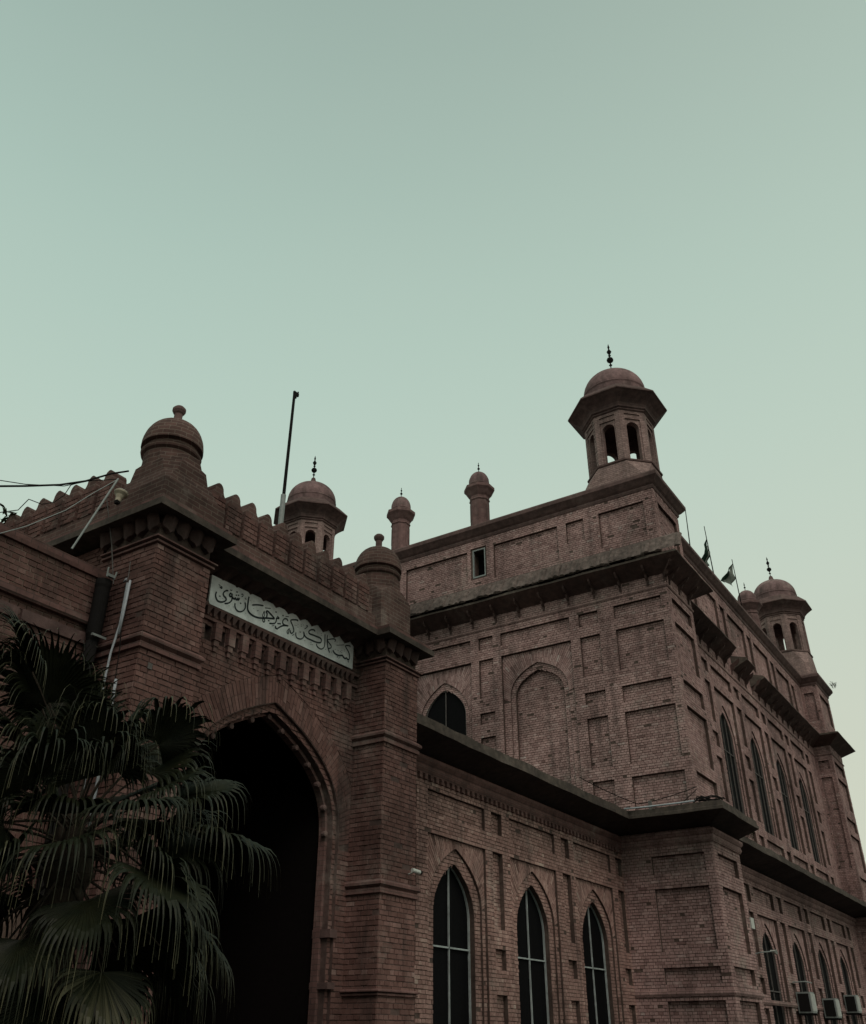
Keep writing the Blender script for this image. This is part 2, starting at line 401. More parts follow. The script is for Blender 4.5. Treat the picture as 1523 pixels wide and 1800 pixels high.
def finish(owner, faces, parent, bm='brick', mm='mortar'):
    """join the mortar and the bricks of a thing; the largest-looking whole bricks become single objects"""
    back, br = MB(), MB()
    for f in faces:
        back.add(f.back.v, f.back.f); o = len(br.v); br.v.extend(f.br.v); br.f.extend([tuple(i+o for i in q) for q in f.br.f]); br.t.extend(f.br.t)
    L = BRICKS.get(owner, []); sc = []
    for i, b in enumerate(L):
        v = Vector(b[0])-CAM_POS; z = v.dot(fwd); x = v.dot(right)/z*FPX; y = v.dot(upv)/z*FPX
        face = -v.normalized().dot(b[1].n)
        ok = z > 0 and abs(x) < 750 and abs(y) < 880 and face > .02
        if owner == 'gatehouse' and x < -480 and y < -330: ok = False      # behind the palm
        sc.append((b[2]/z*face if ok else -1, i))
    sc.sort(reverse=True); single = {i for s_, i in sc[:300] if s_ > 0}
    lib = {}
    wall = back.build('wall', mm, parent)
    for i, b in enumerate(L):
        p, f, w, hh, pr_, ti, d, x0, x1, z0, z1 = b
        if i not in single: f.prism(x0, x1, x0, x1, z0, z1, d, pr_, ti, br); continue
        key = (round(w, 2), int(ti*7.99))
        if key not in lib:
            m = MB(); e = .0025; w2, h2 = w/2, .0325
            m.add([(-w2,0,-h2),(w2,0,-h2),(w2,0,h2),(-w2,0,h2),(-w2+e,-1,-h2+e),(w2-e,-1,-h2+e),(w2-e,-1,h2-e),(-w2+e,-1,h2-e)],
                  [(4,5,6,7),(0,1,5,4),(1,2,6,5),(2,3,7,6),(3,0,4,7)], (key[1]+.5)/8)
            lib[key] = m.mesh('brick', bm)
        U, n = (f.U if not f.flip else -f.U), f.n
        k = pr_
        mw = Matrix(((U.x, -n.x*k, 0, p[0]), (U.y, -n.y*k, 0, p[1]), (0, 0, hh/.065, (z0+z1)/2), (0, 0, 0, 1)))
        o = bpy.data.objects.new('brick', lib[key]); COL.objects.link(o); o.parent = parent
        o.matrix_parent_inverse = WINV[parent.name]; o.matrix_basis = mw
    o = br.build('brickwork', bm, parent, kind='stuff')
    return wall

def sweep(path, prof, closed=False):
    """mitred moulding: path of (x, y), outside on the right-hand side; prof of (out, z)"""
    mb = MB(); P = [Vector(p) for p in path]; n = len(P); rings = []
    for i, p in enumerate(P):
        ds = []
        if i > 0 or closed: ds.append((p-P[i-1]).normalized())
        if i < n-1 or closed: ds.append((P[(i+1) % n]-p).normalized())
        ns = [Vector((d.y, -d.x)) for d in ds]; nn = sum(ns, Vector((0, 0)))
        nn = nn/nn.dot(ns[0]) if len(ns) == 2 else nn
        rings.append([(p.x+nn.x*o, p.y+nn.y*o, z) for o, z in prof])
    k = len(prof); vs = [q for r_ in rings for q in r_]; m = n if closed else n-1
    fs = [(i*k+j, ((i+1) % n)*k+j, ((i+1) % n)*k+(j+1) % k, i*k+(j+1) % k) for i in range(m) for j in range(k)]
    if not closed: fs += [tuple(range(k)), tuple((n-1)*k+j for j in range(k))[::-1]]
    mb.add(vs, fs); return mb
def eave(wall, edge, zw, ze, th, lip=.05, seg=.45):
    """sloping slab between a wall line and its own drip edge, worn and slightly uneven along its length"""
    W, E = [wall[0]], [edge[0]]
    for (a, b), (c, d) in zip(zip(wall, edge), zip(wall[1:], edge[1:])):
        m = max(1, int(math.hypot(d[0]-b[0], d[1]-b[1])/seg))
        for i in range(1, m+1):
            t = i/m; W.append((a[0]+(c[0]-a[0])*t, a[1]+(c[1]-a[1])*t)); E.append((b[0]+(d[0]-b[0])*t, b[1]+(d[1]-b[1])*t))
    mb = MB(); n = len(W); vs = []; dz = 0
    for (a, b), (c, d) in zip(W, E):
        dx, dy = a-c, b-d; L = max(1e-6, math.hypot(dx, dy)); dx, dy = dx/L, dy/L
        dz = dz*.6+random.uniform(-.012, .012); j = abs(random.gauss(0, .012)); lp = lip+random.uniform(-.012, .015)
        c2, d2 = c+dx*j, d+dy*j
        vs += [(a, b, zw), (c2, d2, ze+dz), (c2, d2, ze+dz+th*.35), (c+dx*lp, d+dy*lp, ze+dz+th*.42), (c+dx*lp, d+dy*lp, ze+dz+th+random.uniform(-.015, .015)), (a, b, max(zw, ze)+th+.10)]
    k = 6
    fs = [(i*k+j, (i+1)*k+j, (i+1)*k+(j+1) % k, i*k+(j+1) % k) for i in range(n-1) for j in range(k)]
    fs += [tuple(range(k)), tuple((n-1)*k+j for j in range(k))[::-1]]
    mb.add(vs, fs); mb.nseg = n-1; return mb

def window(face, parent, uc, hw, v0, spring, apex, d, bars, transoms, a=3.0, b=.85, fm='frame', fw=.035, th=.03, name='window', bw=.010):
    """pane, arched border, mullions and transoms set in an opening of a relief wall"""
    h = arch_half(hw, spring, apex, a, b); flip = face.flip
    vv = [v0]+[spring+(apex-spring)*i/14 for i in range(15)]
    outl = [(uc-h(v), v) for v in vv]+[(uc+h(v), v) for v in vv[::-1][1:]]
    pane = MB(); pts = [face.P(u, v, d+.02) for u, v in outl]; pane.add(pts, [tuple(range(len(pts)))])
    fr = MB()
    cx, cy = uc, (v0+apex)/2
    def inn(u, v):
        hh = max(hw-fw, .01)/hw; return (uc+(u-uc)*hh, min(v, apex-fw*1.2) if v > spring else max(v, v0+fw))
    m = len(outl)
    for i in range(m):
        p, q = outl[i], outl[(i+1) % m]; pi, qi = inn(*p), inn(*q)
        face.quad(fr, [(p[0], p[1], d-th), (q[0], q[1], d-th), (qi[0], qi[1], d-th), (pi[0], pi[1], d-th)])
        face.quad(fr, [(pi[0], pi[1], d-th), (qi[0], qi[1], d-th), (qi[0], qi[1], d+.015), (pi[0], pi[1], d+.015)])
    w = link(name, fr.mesh(name, fm), parent)
    pn = pane.build('pane', 'glass', None); pn.parent = w
    def bar(u0, u1, z0, z1, nm):
        bm = MB(); a_, b_ = face.P(u0, z0, d-th*.8), face.P(u1, z1, d+.01)
        bm.box(tuple(min(x, y) for x, y in zip(a_, b_)), tuple(max(x, y) for x, y in zip(a_, b_)))
        o = bm.build(nm, fm, None); o.parent = w
    for u in bars:
        top = v0
        for i in range(60):
            v = v0+(apex-v0)*i/60
            if h(v) > abs(u)+.02: top = v
        bar(uc+u-bw, uc+u+bw, v0+.01, top, 'mullion')
    for z in transoms: bar(uc-hw+.03, uc+hw-.03, z-bw*1.6, z+bw*1.6, 'transom')
    w.matrix_parent_inverse = WINV[parent.name]
    return w
# ------------------------------------------------------------------ setting
g = MB(); g.box((-900, -900, -.3), (900, 900, 0))
o = g.build('ground', 'asphalt', kind='structure')

ROWS = [(5.47, 5.93)]
# ================================================================== GREAT HALL
hall = thing('great_hall', 'tall red brick hall with domed corner kiosks rising behind the entrance porch', 'building', (38.5, 17, 0))
XH, YP, YR = 25.8, 7.92, 8.75          # upper storey: side wall, pavilion front, recessed front
XL, YLP, YLR = 25.0, 7.44, 8.55        # lower storey
faces = []
def grid_rows(f, a, b, base=7.05, small=False):
    f.rect(a, b, 13.35, 13.8); f.rect(a, b, 11.62, 12.97)
    f.rect(a, b, 10.72 if small else 10.6, 11.1)
    f.rect(a, b, 8.7, 10.27); f.rect(a, b, base, 8.33)
# upper side wall (u = y)
f = Face('hall', (XH, 0, 0), (0, 1, 0), (-1, 0, 0), YP, 20.3, 6.9, 14.1); faces.append(f)
grid_rows(f, 8.15, 9.75); grid_rows(f, 10.3, 11.0, small=True)
f.rect(11.33, 13.95, 13.35, 13.8); f.rect(11.33, 13.95, 6.9, 11.325); f.rect(11.33, 13.95, 11.325, 12.97, st='none')
f.arch(12.64, 1.06, 6.9, 11.3, 12.52, .155, st='brick'); f.arch(12.64, .89, 6.9, 11.3, 12.27, .27, st='brick')
f.fan(arch_half(1.06, 11.3, 12.52), 12.64, 11.33, 12.52, (11.34, 13.94, 12.96), .105)
grid_rows(f, 14.25, 14.82, small=True)
def upper_window_bay(f, uc, w=1.16):
    f.rect(uc-w, uc+w, 13.35, 13.8); f.rect(uc-w, uc+w, 8.4, 11.325); f.rect(uc-w, uc+w, 11.325, 12.95, st='none')
    f.arch(uc, 1.0, 8.4, 11.2, 12.5, .15, a=2.2, b=.85); f.arch(uc, .84, 8.4, 11.2, 12.25, .26, hole=True, a=2.2, b=.85)
    f.fan(arch_half(1.0, 11.2, 12.5, 2.2), uc, 11.33, 12.5, (uc-w+.01, uc+w-.01, 12.94), .105)
upper_window_bay(f, 16.3); grid_rows(f, 17.75, 18.3, small=True)
f.run(); w = window(f, hall, 16.3, .84, 8.4, 11.2, 12.25, .20, [0], [10.3], a=2.2, fm='wood')
f = Face('hall', (XH, 0, 0), (0, 1, 0), (-1, 0, 0), 20.3, 26.4, 6.9, 14.1, bricks=False); f.run(); faces.append(f)
# upper pavilion fronts (u = x)
def pav_upper(x0, x1):
    f = Face('hall', (0, YP, 0), (1, 0, 0), (0, -1, 0), x0, x1, 6.9, 14.1); grid_rows(f, x0+.33, x1-.3); f.run(); faces.append(f)
pav_upper(XH, 28.25); pav_upper(49.0, 51.8)
f = Face('hall', (49.0, 0, 0), (0, 1, 0), (-1, 0, 0), YP, YR, 6.9, 14.1)
f.rect(8.12, 8.62, 13.35, 13.8); f.rect(8.12, 8.62, 8.7, 12.97); f.run(); faces.append(f)
for xx, nx in ((28.25, 1), (51.8, 1)):
    f = Face('hall', (xx, 0, 0), (0, 1, 0), (nx, 0, 0), YP, YR if xx < 40 else 20, 6.9, 14.1, bricks=False); f.run(); faces.append(f)
# upper recessed front
f = Face('hall', (0, YR, 0), (1, 0, 0), (0, -1, 0), 28.25, 49.0, 6.9, 14.1); faces.append(f)
cs = [29.82]+[33.66+3.84*k for k in range(4)]
for c in cs:
    f.rect(c-1.2, c+1.2, 13.28, 13.7); f.rect(c-1.2, c+1.2, 8.4, 11.25); f.rect(c-1.2, c+1.2, 11.25, 12.9, st='none')
    f.arch(c, .98, 8.4, 11.1, 12.5, .15, a=2.2, b=.85); f.arch(c, .78, 8.4, 11.1, 12.25, .26, hole=True, a=2.2, b=.85)
    f.fan(arch_half(.98, 11.1, 12.5, 2.2), c, 11.25, 12.5, (c-1.19, c+1.19, 12.88), .105)
    f.rect(c-1.2, c+1.2, 7.6, 8.1)
for c in [x+1.92 for x in cs]+[28.6]:
    a, b = (c-.33, c+.33) if c > 29 else (28.32, 28.45)
    for z0, z1 in ((13.28, 13.7), (11.4, 12.9), (10.5, 11.02), (8.6, 10.1), (7.6, 8.1)): f.rect(a, b, z0, z1)
f.run()
for c in cs[1:]:
    window(f, hall, c, .78, 8.4, 11.1, 12.25, .20, [-.26, .26], [10.75], a=2.2, fm='wood')
# lower storey
def rows_low(f, a, b):
    f.rect(a, b, 5.5, 5.93); f.rect(a, b, 3.62, 5.12); f.rect(a, b, 2.85, 3.24); f.rect(a, b, .6, 2.45)
f = Face('hall', (XL, 0, 0), (0, 1, 0), (-1, 0, 0), YLP, 10.0, 0, 6.6); rows_low(f, 7.68, 9.15); f.run(); faces.append(f)
def pav_lower(x0, x1):
    f = Face('hall', (0, YLP, 0), (1, 0, 0), (0, -1, 0), x0, x1, 0, 6.6); rows_low(f, x0+.33, x1-.35); f.run(); faces.append(f)
pav_lower(XL, 27.4); pav_lower(49.0, 52.4)
f = Face('hall', (49.0, 0, 0), (0, 1, 0), (-1, 0, 0), YLP, YLR, 0, 6.6); rows_low(f, 7.7, 8.35); f.run(); faces.append(f)
for xx in (27.4, 52.4):
    f = Face('hall', (xx, 0, 0), (0, 1, 0), (1, 0, 0), YLP, YLR if xx < 40 else 20, 0, 6.6, bricks=False); f.run(); faces.append(f)
f = Face('hall', (0, YLR, 0), (1, 0, 0), (0, -1, 0), 27.4, 49.0, 0, 6.6); faces.append(f)
for c in cs:
    f.rect(c-1.18, c+1.18, 5.5, 6.0); f.rect(c-1.18, c+1.18, .9, 3.825); f.rect(c-1.18, c+1.18, 3.825, 5.2, st='none')
    f.arch(c, .98, .9, 3.8, 5.0, .15, a=2.2, b=.85); f.arch(c, .78, .9, 3.8, 4.75, .26, hole=True, a=2.2, b=.85)
    f.fan(arch_half(.98, 3.8, 5.0, 2.2), c, 3.83, 5.0, (c-1.17, c+1.17, 5.17), .105)
for c in [x+1.92 for x in cs]:
    for z0, z1 in ((5.5, 6.0), (3.6, 5.2), (2.85, 3.28), (.9, 2.45)): f.rect(c-.33, c+.33, z0, z1)
f.run()
for c in cs[1:]:
    window(f, hall, c, .78, .9, 3.8, 4.75, .20, [0], [3.0], a=2.2, fm='wood')
# attic storey above the eave
f = Face('hall', (XH, 0, 0), (0, 1, 0), (-1, 0, 0), YP, 26.4, 14.1, 17.8); faces.append(f)
f.rect(8.3, 9.93, 16.0, 17.33); f.rect(10.5, 11.17, 16.5, 17.3); f.rect(11.5, 14.08, 16.0, 17.3)
f.rect(15.2, 17.94, 16.0, 17.32); f.rect(18.3, 20.9, 16.0, 17.32)
f.rect(14.38, 15.05, 16.125, 17.425, d=.03, st='none'); f.rect(14.45, 14.98, 16.2, 17.35, d=.5, hole=True)
f.run()
v = MB(); v.box((XH+.46, 14.4, 16.15), (XH+.5, 15.02, 17.4)); wv = v.build('vent_window', 'glass', hall)
v = MB()
for y in (14.45, 14.94): v.box((XH+.02, y, 16.2), (XH+.10, y+.04, 17.35))
v.box((XH+.02, 14.49, 17.30), (XH+.10, 14.94, 17.34)); v.box((XH+.02, 14.49, 16.2), (XH+.10, 14.94, 16.25))
o = v.build('window_frame', 'grey', None); o.parent = wv
for x0, x1, y in ((XH, 28.25, YP), (49.0, 51.8, YP)):
    f = Face('hall', (0, y, 0), (1, 0, 0), (0, -1, 0), x0, x1, 14.1, 17.8); f.rect(x0+.33, x1-.3, 16.0, 17.33); f.run(); faces.append(f)
f = Face('hall', (49.0, 0, 0), (0, 1, 0), (-1, 0, 0), YP, YR, 14.1, 17.8); f.rect(8.12, 8.6, 15.8, 17.33); f.run(); faces.append(f)
for xx in (28.25, 51.8):
    f = Face('hall', (xx, 0, 0), (0, 1, 0), (1, 0, 0), YP, YR if xx < 40 else 20, 14.1, 17.8, bricks=False); f.run(); faces.append(f)
f = Face('hall', (0, YR, 0), (1, 0, 0), (0, -1, 0), 28.25, 49.0, 14.1, 17.8); faces.append(f)
for c in cs: f.rect(c-1.2, c+1.2, 15.6, 17.25)
for c in [x+1.92 for x in cs]: f.rect(c-.33, c+.33, 15.6, 17.25)
f.run()
# square kiosk bases and the roof behind
finish('hall', faces, hall)
m = MB(); m.box((XH+.02, YR+.55, 17.7), (51.7, 26.3, 18.0)); m.build('roof', 'slab', hall)
outline = [(XH, 26.4), (XH, YP), (28.25, YP), (28.25, YR), (49.0, YR), (49.0, YP), (51.8, YP), (51.8, 20)]
low = [(XL, 9.99), (XL, YLP), (27.4, YLP), (27.4, YLR), (49.0, YLR), (49.0, YLP), (52.4, YLP), (52.4, 20)]
sweep(outline, [(-.35, 17.72), (.03, 17.72), (.06, 17.8), (.05, 17.84), (.12, 17.9), (.2, 18.0), (.27, 18.08), (.27, 18.2), (.22, 18.27), (-.35, 18.3)]).build('cornice', 'stone', hall)
sweep(outline, [(-.05, 14.06), (.035, 14.06), (.05, 14.1), (.035, 14.14), (-.05, 14.14)]).build('string_course', 'trim_hall', hall)
sweep(low, [(-.05, 2.58), (.04, 2.58), (.06, 2.64), (.04, 2.70), (-.05, 2.72)]).build('string_course', 'trim_hall', hall)
sweep(low, [(-.05, 6.18), (.04, 6.18), (.08, 6.26), (.06, 6.34), (.12, 6.42), (.12, 6.5), (-.05, 6.52)]).build('frieze', 'trim_hall', hall)
# upper eave
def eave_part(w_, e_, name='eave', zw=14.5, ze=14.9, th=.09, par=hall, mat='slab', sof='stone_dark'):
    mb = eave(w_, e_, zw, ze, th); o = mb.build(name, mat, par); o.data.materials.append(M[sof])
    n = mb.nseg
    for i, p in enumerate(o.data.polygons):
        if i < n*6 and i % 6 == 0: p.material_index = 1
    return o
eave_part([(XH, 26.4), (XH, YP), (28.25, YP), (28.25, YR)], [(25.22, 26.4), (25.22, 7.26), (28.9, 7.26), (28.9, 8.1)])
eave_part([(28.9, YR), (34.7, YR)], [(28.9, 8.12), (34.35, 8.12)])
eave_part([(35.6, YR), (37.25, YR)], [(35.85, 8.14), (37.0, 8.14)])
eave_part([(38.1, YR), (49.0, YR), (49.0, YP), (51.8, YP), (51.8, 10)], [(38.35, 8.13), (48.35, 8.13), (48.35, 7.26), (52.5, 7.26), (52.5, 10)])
# brackets under the eave
bk = MB(); pr2 = [(0, 14.22), (.04, 14.22), (.07, 14.36), (.15, 14.42), (.20, 14.54), (.32, 14.60), (.40, 14.70), (.42, 14.82), (0, 14.6)]
n = len(pr2); bk.add([(-a, -.03, z) for a, z in pr2]+[(-a, .03, z) for a, z in pr2],
      [tuple(range(n))[::-1], tuple(range(n, 2*n))]+[(i, (i+1) % n, (i+1) % n+n, i+n) for i in range(n)])
bme = bk.mesh('bracket', 'stone_dark')
for y in [8.5+.93*i for i in range(14)]: link('bracket', bme, hall, mw=Matrix.Translation((XH, y, 0)))
for x in [26.1, 27.0, 27.9]: link('bracket', bme, hall, mw=Matrix.Translation((x, YP, 0)) @ Matrix.Rotation(R(90), 4, 'Z'))
for x in [29.6+.96*i for i in range(20)]: link('bracket', bme, hall, mw=Matrix.Translation((x, YR, 0)) @ Matrix.Rotation(R(90), 4, 'Z'))
link('bracket', bme, hall, mw=Matrix.Translation((XH+.05, YP+.05, 0)) @ Matrix.Rotation(R(45), 4, 'Z') @ Matrix.Diagonal((1.45, 1.6, 1, 1)))
# mossy tiles on the slope above the side eave
tm = []
for k in range(5):
    t = MB(); vs = []; rw = .105+.008*random.random()
    rows_ = 4; cols = 7
    for i in range(rows_):
        s_ = .42+.58*i/(rows_-1); ox = .60*s_; zz = 15.82-(.78+random.uniform(-.02, .02))*s_+.12*math.sin(s_*3.14)
        for j in range(cols):
            a_ = math.pi*j/(cols-1); vs.append((-ox-.06*math.sin(a_)*(1+.25*random.random())+random.uniform(-.006, .006), rw*math.cos(a_), zz+.05*math.sin(a_)))
    fs = [(i*cols+j, i*cols+j+1, (i+1)*cols+j+1, (i+1)*cols+j) for i in range(rows_-1) for j in range(cols-1)]
    fs.append(tuple((rows_-1)*cols+j for j in range(cols)))
    t.add(vs, fs); tm.append(t.mesh('roof_tile', 'tile', smooth=False))
bed = MB(); vs = []
for s_ in [i/6 for i in range(7)]:
    for y in (7.3, 20.6): vs.append((XH-.58*s_-(.02 if s_ else -.02), y, 15.84-.78*s_+.10*math.sin(s_*3.14)))
bed.add(vs, [(i*2, i*2+1, i*2+3, i*2+2) for i in range(6)]+[(0, 2, 4, 6, 8, 10, 12), (13, 11, 9, 7, 5, 3, 1)]); bed.build('tile_bed', 'tile', hall)
y = 7.45
while y < 20.5:
    s_ = random.uniform(.96, 1.04)
    link('roof_tile', random.choice(tm), hall, mw=Matrix.Translation((XH+.02-random.uniform(0, .04), y, random.uniform(-.02, .02)+(0 if random.random() > .04 else -.05))) @ Matrix.Rotation(random.uniform(-.02, .02), 4, 'X') @ Matrix.Diagonal((s_*.93, s_, 1, 1)))
    y += .196
# lower eaves
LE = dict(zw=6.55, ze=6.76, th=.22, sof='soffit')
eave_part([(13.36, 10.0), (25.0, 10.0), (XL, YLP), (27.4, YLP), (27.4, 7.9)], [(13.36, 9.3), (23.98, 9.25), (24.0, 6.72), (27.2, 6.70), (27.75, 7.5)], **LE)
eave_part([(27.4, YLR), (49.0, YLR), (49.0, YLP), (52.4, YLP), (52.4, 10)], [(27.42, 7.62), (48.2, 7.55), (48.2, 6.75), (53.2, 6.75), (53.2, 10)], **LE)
m = MB(); m.box((XL+.05, YLR+.05, 6.9), (51.8, 9.9, 7.05)); m.box((XL+.05, YLP+.05, 6.9), (27.3, YLR, 7.04)); m.build('terrace_slab', 'slab', hall)

# ---- domed kiosks and turrets
def octo_faces(cx, cy, z0, z1, r, hole, T=.32):
    """eight piers with arched openings between; hole = (half width, sill, spring, apex)"""
    mb = MB(); ap = r*math.cos(math.pi/8)
    for k in range(8):
        a = math.pi/4*k; n = Vector((math.cos(a), math.sin(a), 0)); U = Vector((-n.y, n.x, 0)); hs = r*math.sin(math.pi/8)
        f = Face('x', Vector((cx, cy, 0))+n*ap, U, n, -hs, hs, z0, z1, bricks=False)
        f.v0, f.v1 = z0, z1; f.sh[0]['v0'] = z0; f.sh[0]['v1'] = z1
        f.rect(-hs*.62, hs*.62, hole[1], hole[3]+.14, d=.045); f.sh[-1]['v0'] = z0+.02
        f.rect(-hs*.62, hs*.62, hole[3]+.22, hole[3]+.36, d=.04)
        f.arch(0, hole[0], z0+.02, hole[2], hole[3], T, hole=True, a=2.4, b=.6)
        f.run(); mb.add(f.back.v, f.back.f)
        ri = ap-T; hi = ri*math.tan(math.pi/8)
        g_ = Face('x', Vector((cx, cy, 0))+n*ri, U, -n, -hi, hi, z0, z1, bricks=False); g_.v0, g_.v1 = z0, z1; g_.sh[0]['v0'] = z0; g_.sh[0]['v1'] = z1
        g_.arch(0, hole[0], z0+.02, hole[2], hole[3], 0.0, hole=True, a=2.4, b=.6)
        g_.run(); mb.add(g_.back.v, g_.back.f)
    return mb
def finial_prof(h, r):
    q = [(.30, 0), (.55, .02), (.22, .06), (.16, .12), (.16, .18), (.5, .22), (.16, .26), (.2, .30), (.85, .36), (1.0, .41), (.8, .46), (.2, .51), (.2, .54), (.45, .57), (.16, .60), (.5, .66), (.7, .71), (.35, .77), (.14, .82), (.34, .87), (.2, .93), (.02, 1.0)]
    return [(a*r, b*h) for a, b in q]
def kiosk(cx, cy, s=1.0, dz=0, sq=1.2):
    Z = dz
    b = MB(); c8 = R(22.5); sq *= s
    ov = []
    for z, q in ((18.2, .10), (18.45+Z, .14), (18.62+Z, .20), (19.22+Z, .585)):
        k = sq*q
        ov += [(cx-sq+k, cy-sq, z), (cx+sq-k, cy-sq, z), (cx+sq, cy-sq+k, z), (cx+sq, cy+sq-k, z), (cx+sq-k, cy+sq, z), (cx-sq+k, cy+sq, z), (cx-sq, cy+sq-k, z), (cx-sq, cy-sq+k, z)]
    b.add(ov, [(i*8+j, i*8+(j+1) % 8, (i+1)*8+(j+1) % 8, (i+1)*8+j) for i in range(3) for j in range(8)]+[tuple(range(24, 32))])
    base = b.build('kiosk_base', 'kiosk', hall)
    d = MB(); d.lathe([(1.27*s, 19.19+Z), (1.345*s, 19.22+Z), (1.35*s, 19.28+Z), (1.0*s, 19.30+Z)], (cx, cy, 0), 8, c8)
    o = d.build('sill_moulding', 'stone', None); o.parent = base
    d = octo_faces(cx, cy, 19.28+Z, 21.5+Z, 1.27*s, (.235*s, 19.3+Z, 20.72+Z, 20.97+Z), T=.26*s); o = d.build('arcade', 'kiosk', None); o.parent = base
    d = MB(); d.lathe([(1.0*s, 21.42+Z), (1.28*s, 21.42+Z), (1.33*s, 21.46+Z), (1.31*s, 21.51+Z), (1.37*s, 21.55+Z), (1.38*s, 21.62+Z), (1.42*s, 21.70+Z), (1.54*s, 21.82+Z), (1.78*s, 22.0+Z), (1.85*s, 22.04+Z), (1.85*s, 22.09+Z), (1.45*s, 22.48+Z), (1.3*s, 22.58+Z), (.9*s, 22.6+Z), (.9*s, 21.6+Z)], (cx, cy, 0), 8, c8)
    o = d.build('chhajja_eave', 'stone', None); o.parent = base
    d = MB(); d.lathe([(1.05*s, 22.5+Z), (1.13*s, 22.55+Z), (1.15*s, 22.82+Z), (1.16*s, 22.86+Z), (1.19*s, 22.90+Z), (1.16*s, 22.94+Z)]+[(1.17*s*math.cos(t_)**.85, 22.98+Z+.98*s*math.sin(t_)) for t_ in [i*math.pi/2/14 for i in range(14)]]+[(.1, 23.98+Z)], (cx, cy, 0), 40)
    o = d.build('dome', 'dome', None, smooth=True); o.parent = base; smooth_edges(o, 40)
    d = MB(); d.lathe([(.36*s, 23.86+Z), (.34*s, 23.95+Z), (.22*s, 24.0+Z), (.14*s, 24.12+Z), (.09, 24.3+Z), (.05, 24.32+Z)], (cx, cy, 0), 16)
    o = d.build('lotus_cap', 'stone', None); o.parent = base
    d = MB(); d.lathe(finial_prof(1.38, .135), (cx, cy, 24.2+Z), 12)
    o = d.build('finial', 'iron', None, smooth=True); o.parent = base
    return base
kiosk(27.12, 9.27)
kiosk(27.12, 24.25, s=.95, dz=.12)
kiosk(50.4, 9.3, s=1.0, dz=.62)
def turret(cx, cy, s=1.0, dz=0):
    b = MB(); prof = [(.36, 18.0), (.36, 19.75), (.40, 19.8), (.37, 19.85), (.37, 19.95), (.42, 20.02), (.5, 20.16), (.58, 20.26), (.58, 20.38), (.46, 20.46), (.4, 20.5)]
    b.lathe([(r_*s*1.04, z+dz) for r_, z in prof], (cx, cy, 0), 8, R(22.5))
    # slender blind niches on each side
    for k in range(8):
        a = math.pi/4*k; n = Vector((math.cos(a), math.sin(a), 0)); U = Vector((-n.y, n.x, 0)); apm = .36*1.04*s*math.cos(math.pi/8)
        for sgn in (-1, 1):
            p = Vector((cx, cy, 0))+n*(apm+.012)+U*(.10*s*sgn)
            b.add([tuple(p+U*du+n*dn+Vector((0, 0, z+dz))) for z in (18.9, 19.65) for du, dn in ((-.02, 0), (.02, 0), (.02, -.03), (-.02, -.03))],
                  [(0,1,5,4),(1,2,6,5),(3,0,4,7),(4,5,6,7),(3,2,1,0)])
    base = b.build('turret', 'stone_mid', hall)
    d = MB(); d.lathe([(.36*s, 20.48+dz), (.42*s, 20.52+dz), (.40*s, 20.56+dz)]+[(.415*s*math.cos(t_)**.9*(1.0 if t_ > .3 else .97+.1*t_), 20.6+dz+.56*math.sin(t_)) for t_ in [i*math.pi/2/10 for i in range(10)]]+[(.03, 21.2+dz)], (cx, cy, 0), 20)
    o = d.build('dome', 'dome', None, smooth=True); o.parent = base
    d = MB(); d.lathe(finial_prof(.52, .055), (cx, cy, 21.14+dz), 8); o = d.build('finial', 'iron', None); o.parent = base
turret(26.5, 15.0, dz=-.0); turret(26.5, 18.75, dz=.08)
turret(44.35, 9.55, s=1.15, dz=.5)

# ================================================================== SIDE WING
wing = thing('side_wing', 'low brick wing with three tall pointed windows between porch and hall', 'building', (19, 12, 0))
f = Face('wing', (0, 10.0, 0), (1, 0, 0), (0, -1, 0), 13.34, 25.0, 0, 6.6); wf = f
for i, c in enumerate((16.35, 19.67, 23.01)):
    a, b = ((15.24, 17.46), (18.53, 20.8), (21.87, 24.15))[i]
    f.rect(a, b, 5.5, 5.93, d=.07); f.rect(a, b, .6, 3.9, d=.055); f.rect(a, b, 3.9, 5.12, d=.055, st='none')
    f.arch(c, .99, .6, 3.85, 4.95, .105, a=2.2, b=.9); f.arch(c, .765, .6, 3.7, 4.67, .30, hole=True, a=2.1, b=.85)
    f.fan(arch_half(.99, 3.85, 4.95, 2.2, .9), c, 3.9, 4.95, (a+.01, b-.01, 5.1), .055)
for a, b in ((14.4, 14.85), (17.75, 18.2), (21.15, 21.6), (24.5, 24.92)):
    for z0, z1 in ((5.5, 5.93), (3.62, 5.12), (2.85, 3.22), (.6, 2.42)): f.rect(a, b, z0, z1)
f.run()
for c in (16.35, 19.67, 23.01): window(f, wing, c, .765, .6, 3.7, 4.67, .24, [0], [3.16], a=2.1, b=.85, fw=.016, bw=.009)
finish('wing', [f], wing, 'brick_wing')
sweep([(13.34, 10.0), (24.99, 10.0)], [(-.05, 6.18), (.04, 6.18), (.08, 6.26), (.06, 6.34), (.12, 6.42), (.12, 6.5), (-.05, 6.52)]).build('frieze', 'trim', wing)
dm = MB(); dm.box((-.045, -.07, -.05), (.045, 0, .05)); dme = dm.mesh('dentil', 'trim')
x = 13.5
while x < 24.9: link('dentil', dme, wing, mw=Matrix.Translation((x, 10.0, 6.12))); x += .2
m = MB(); m.box((13.36, 10.02, 6.7), (24.95, 16, 6.95)); m.build('roof', 'slab', wing)

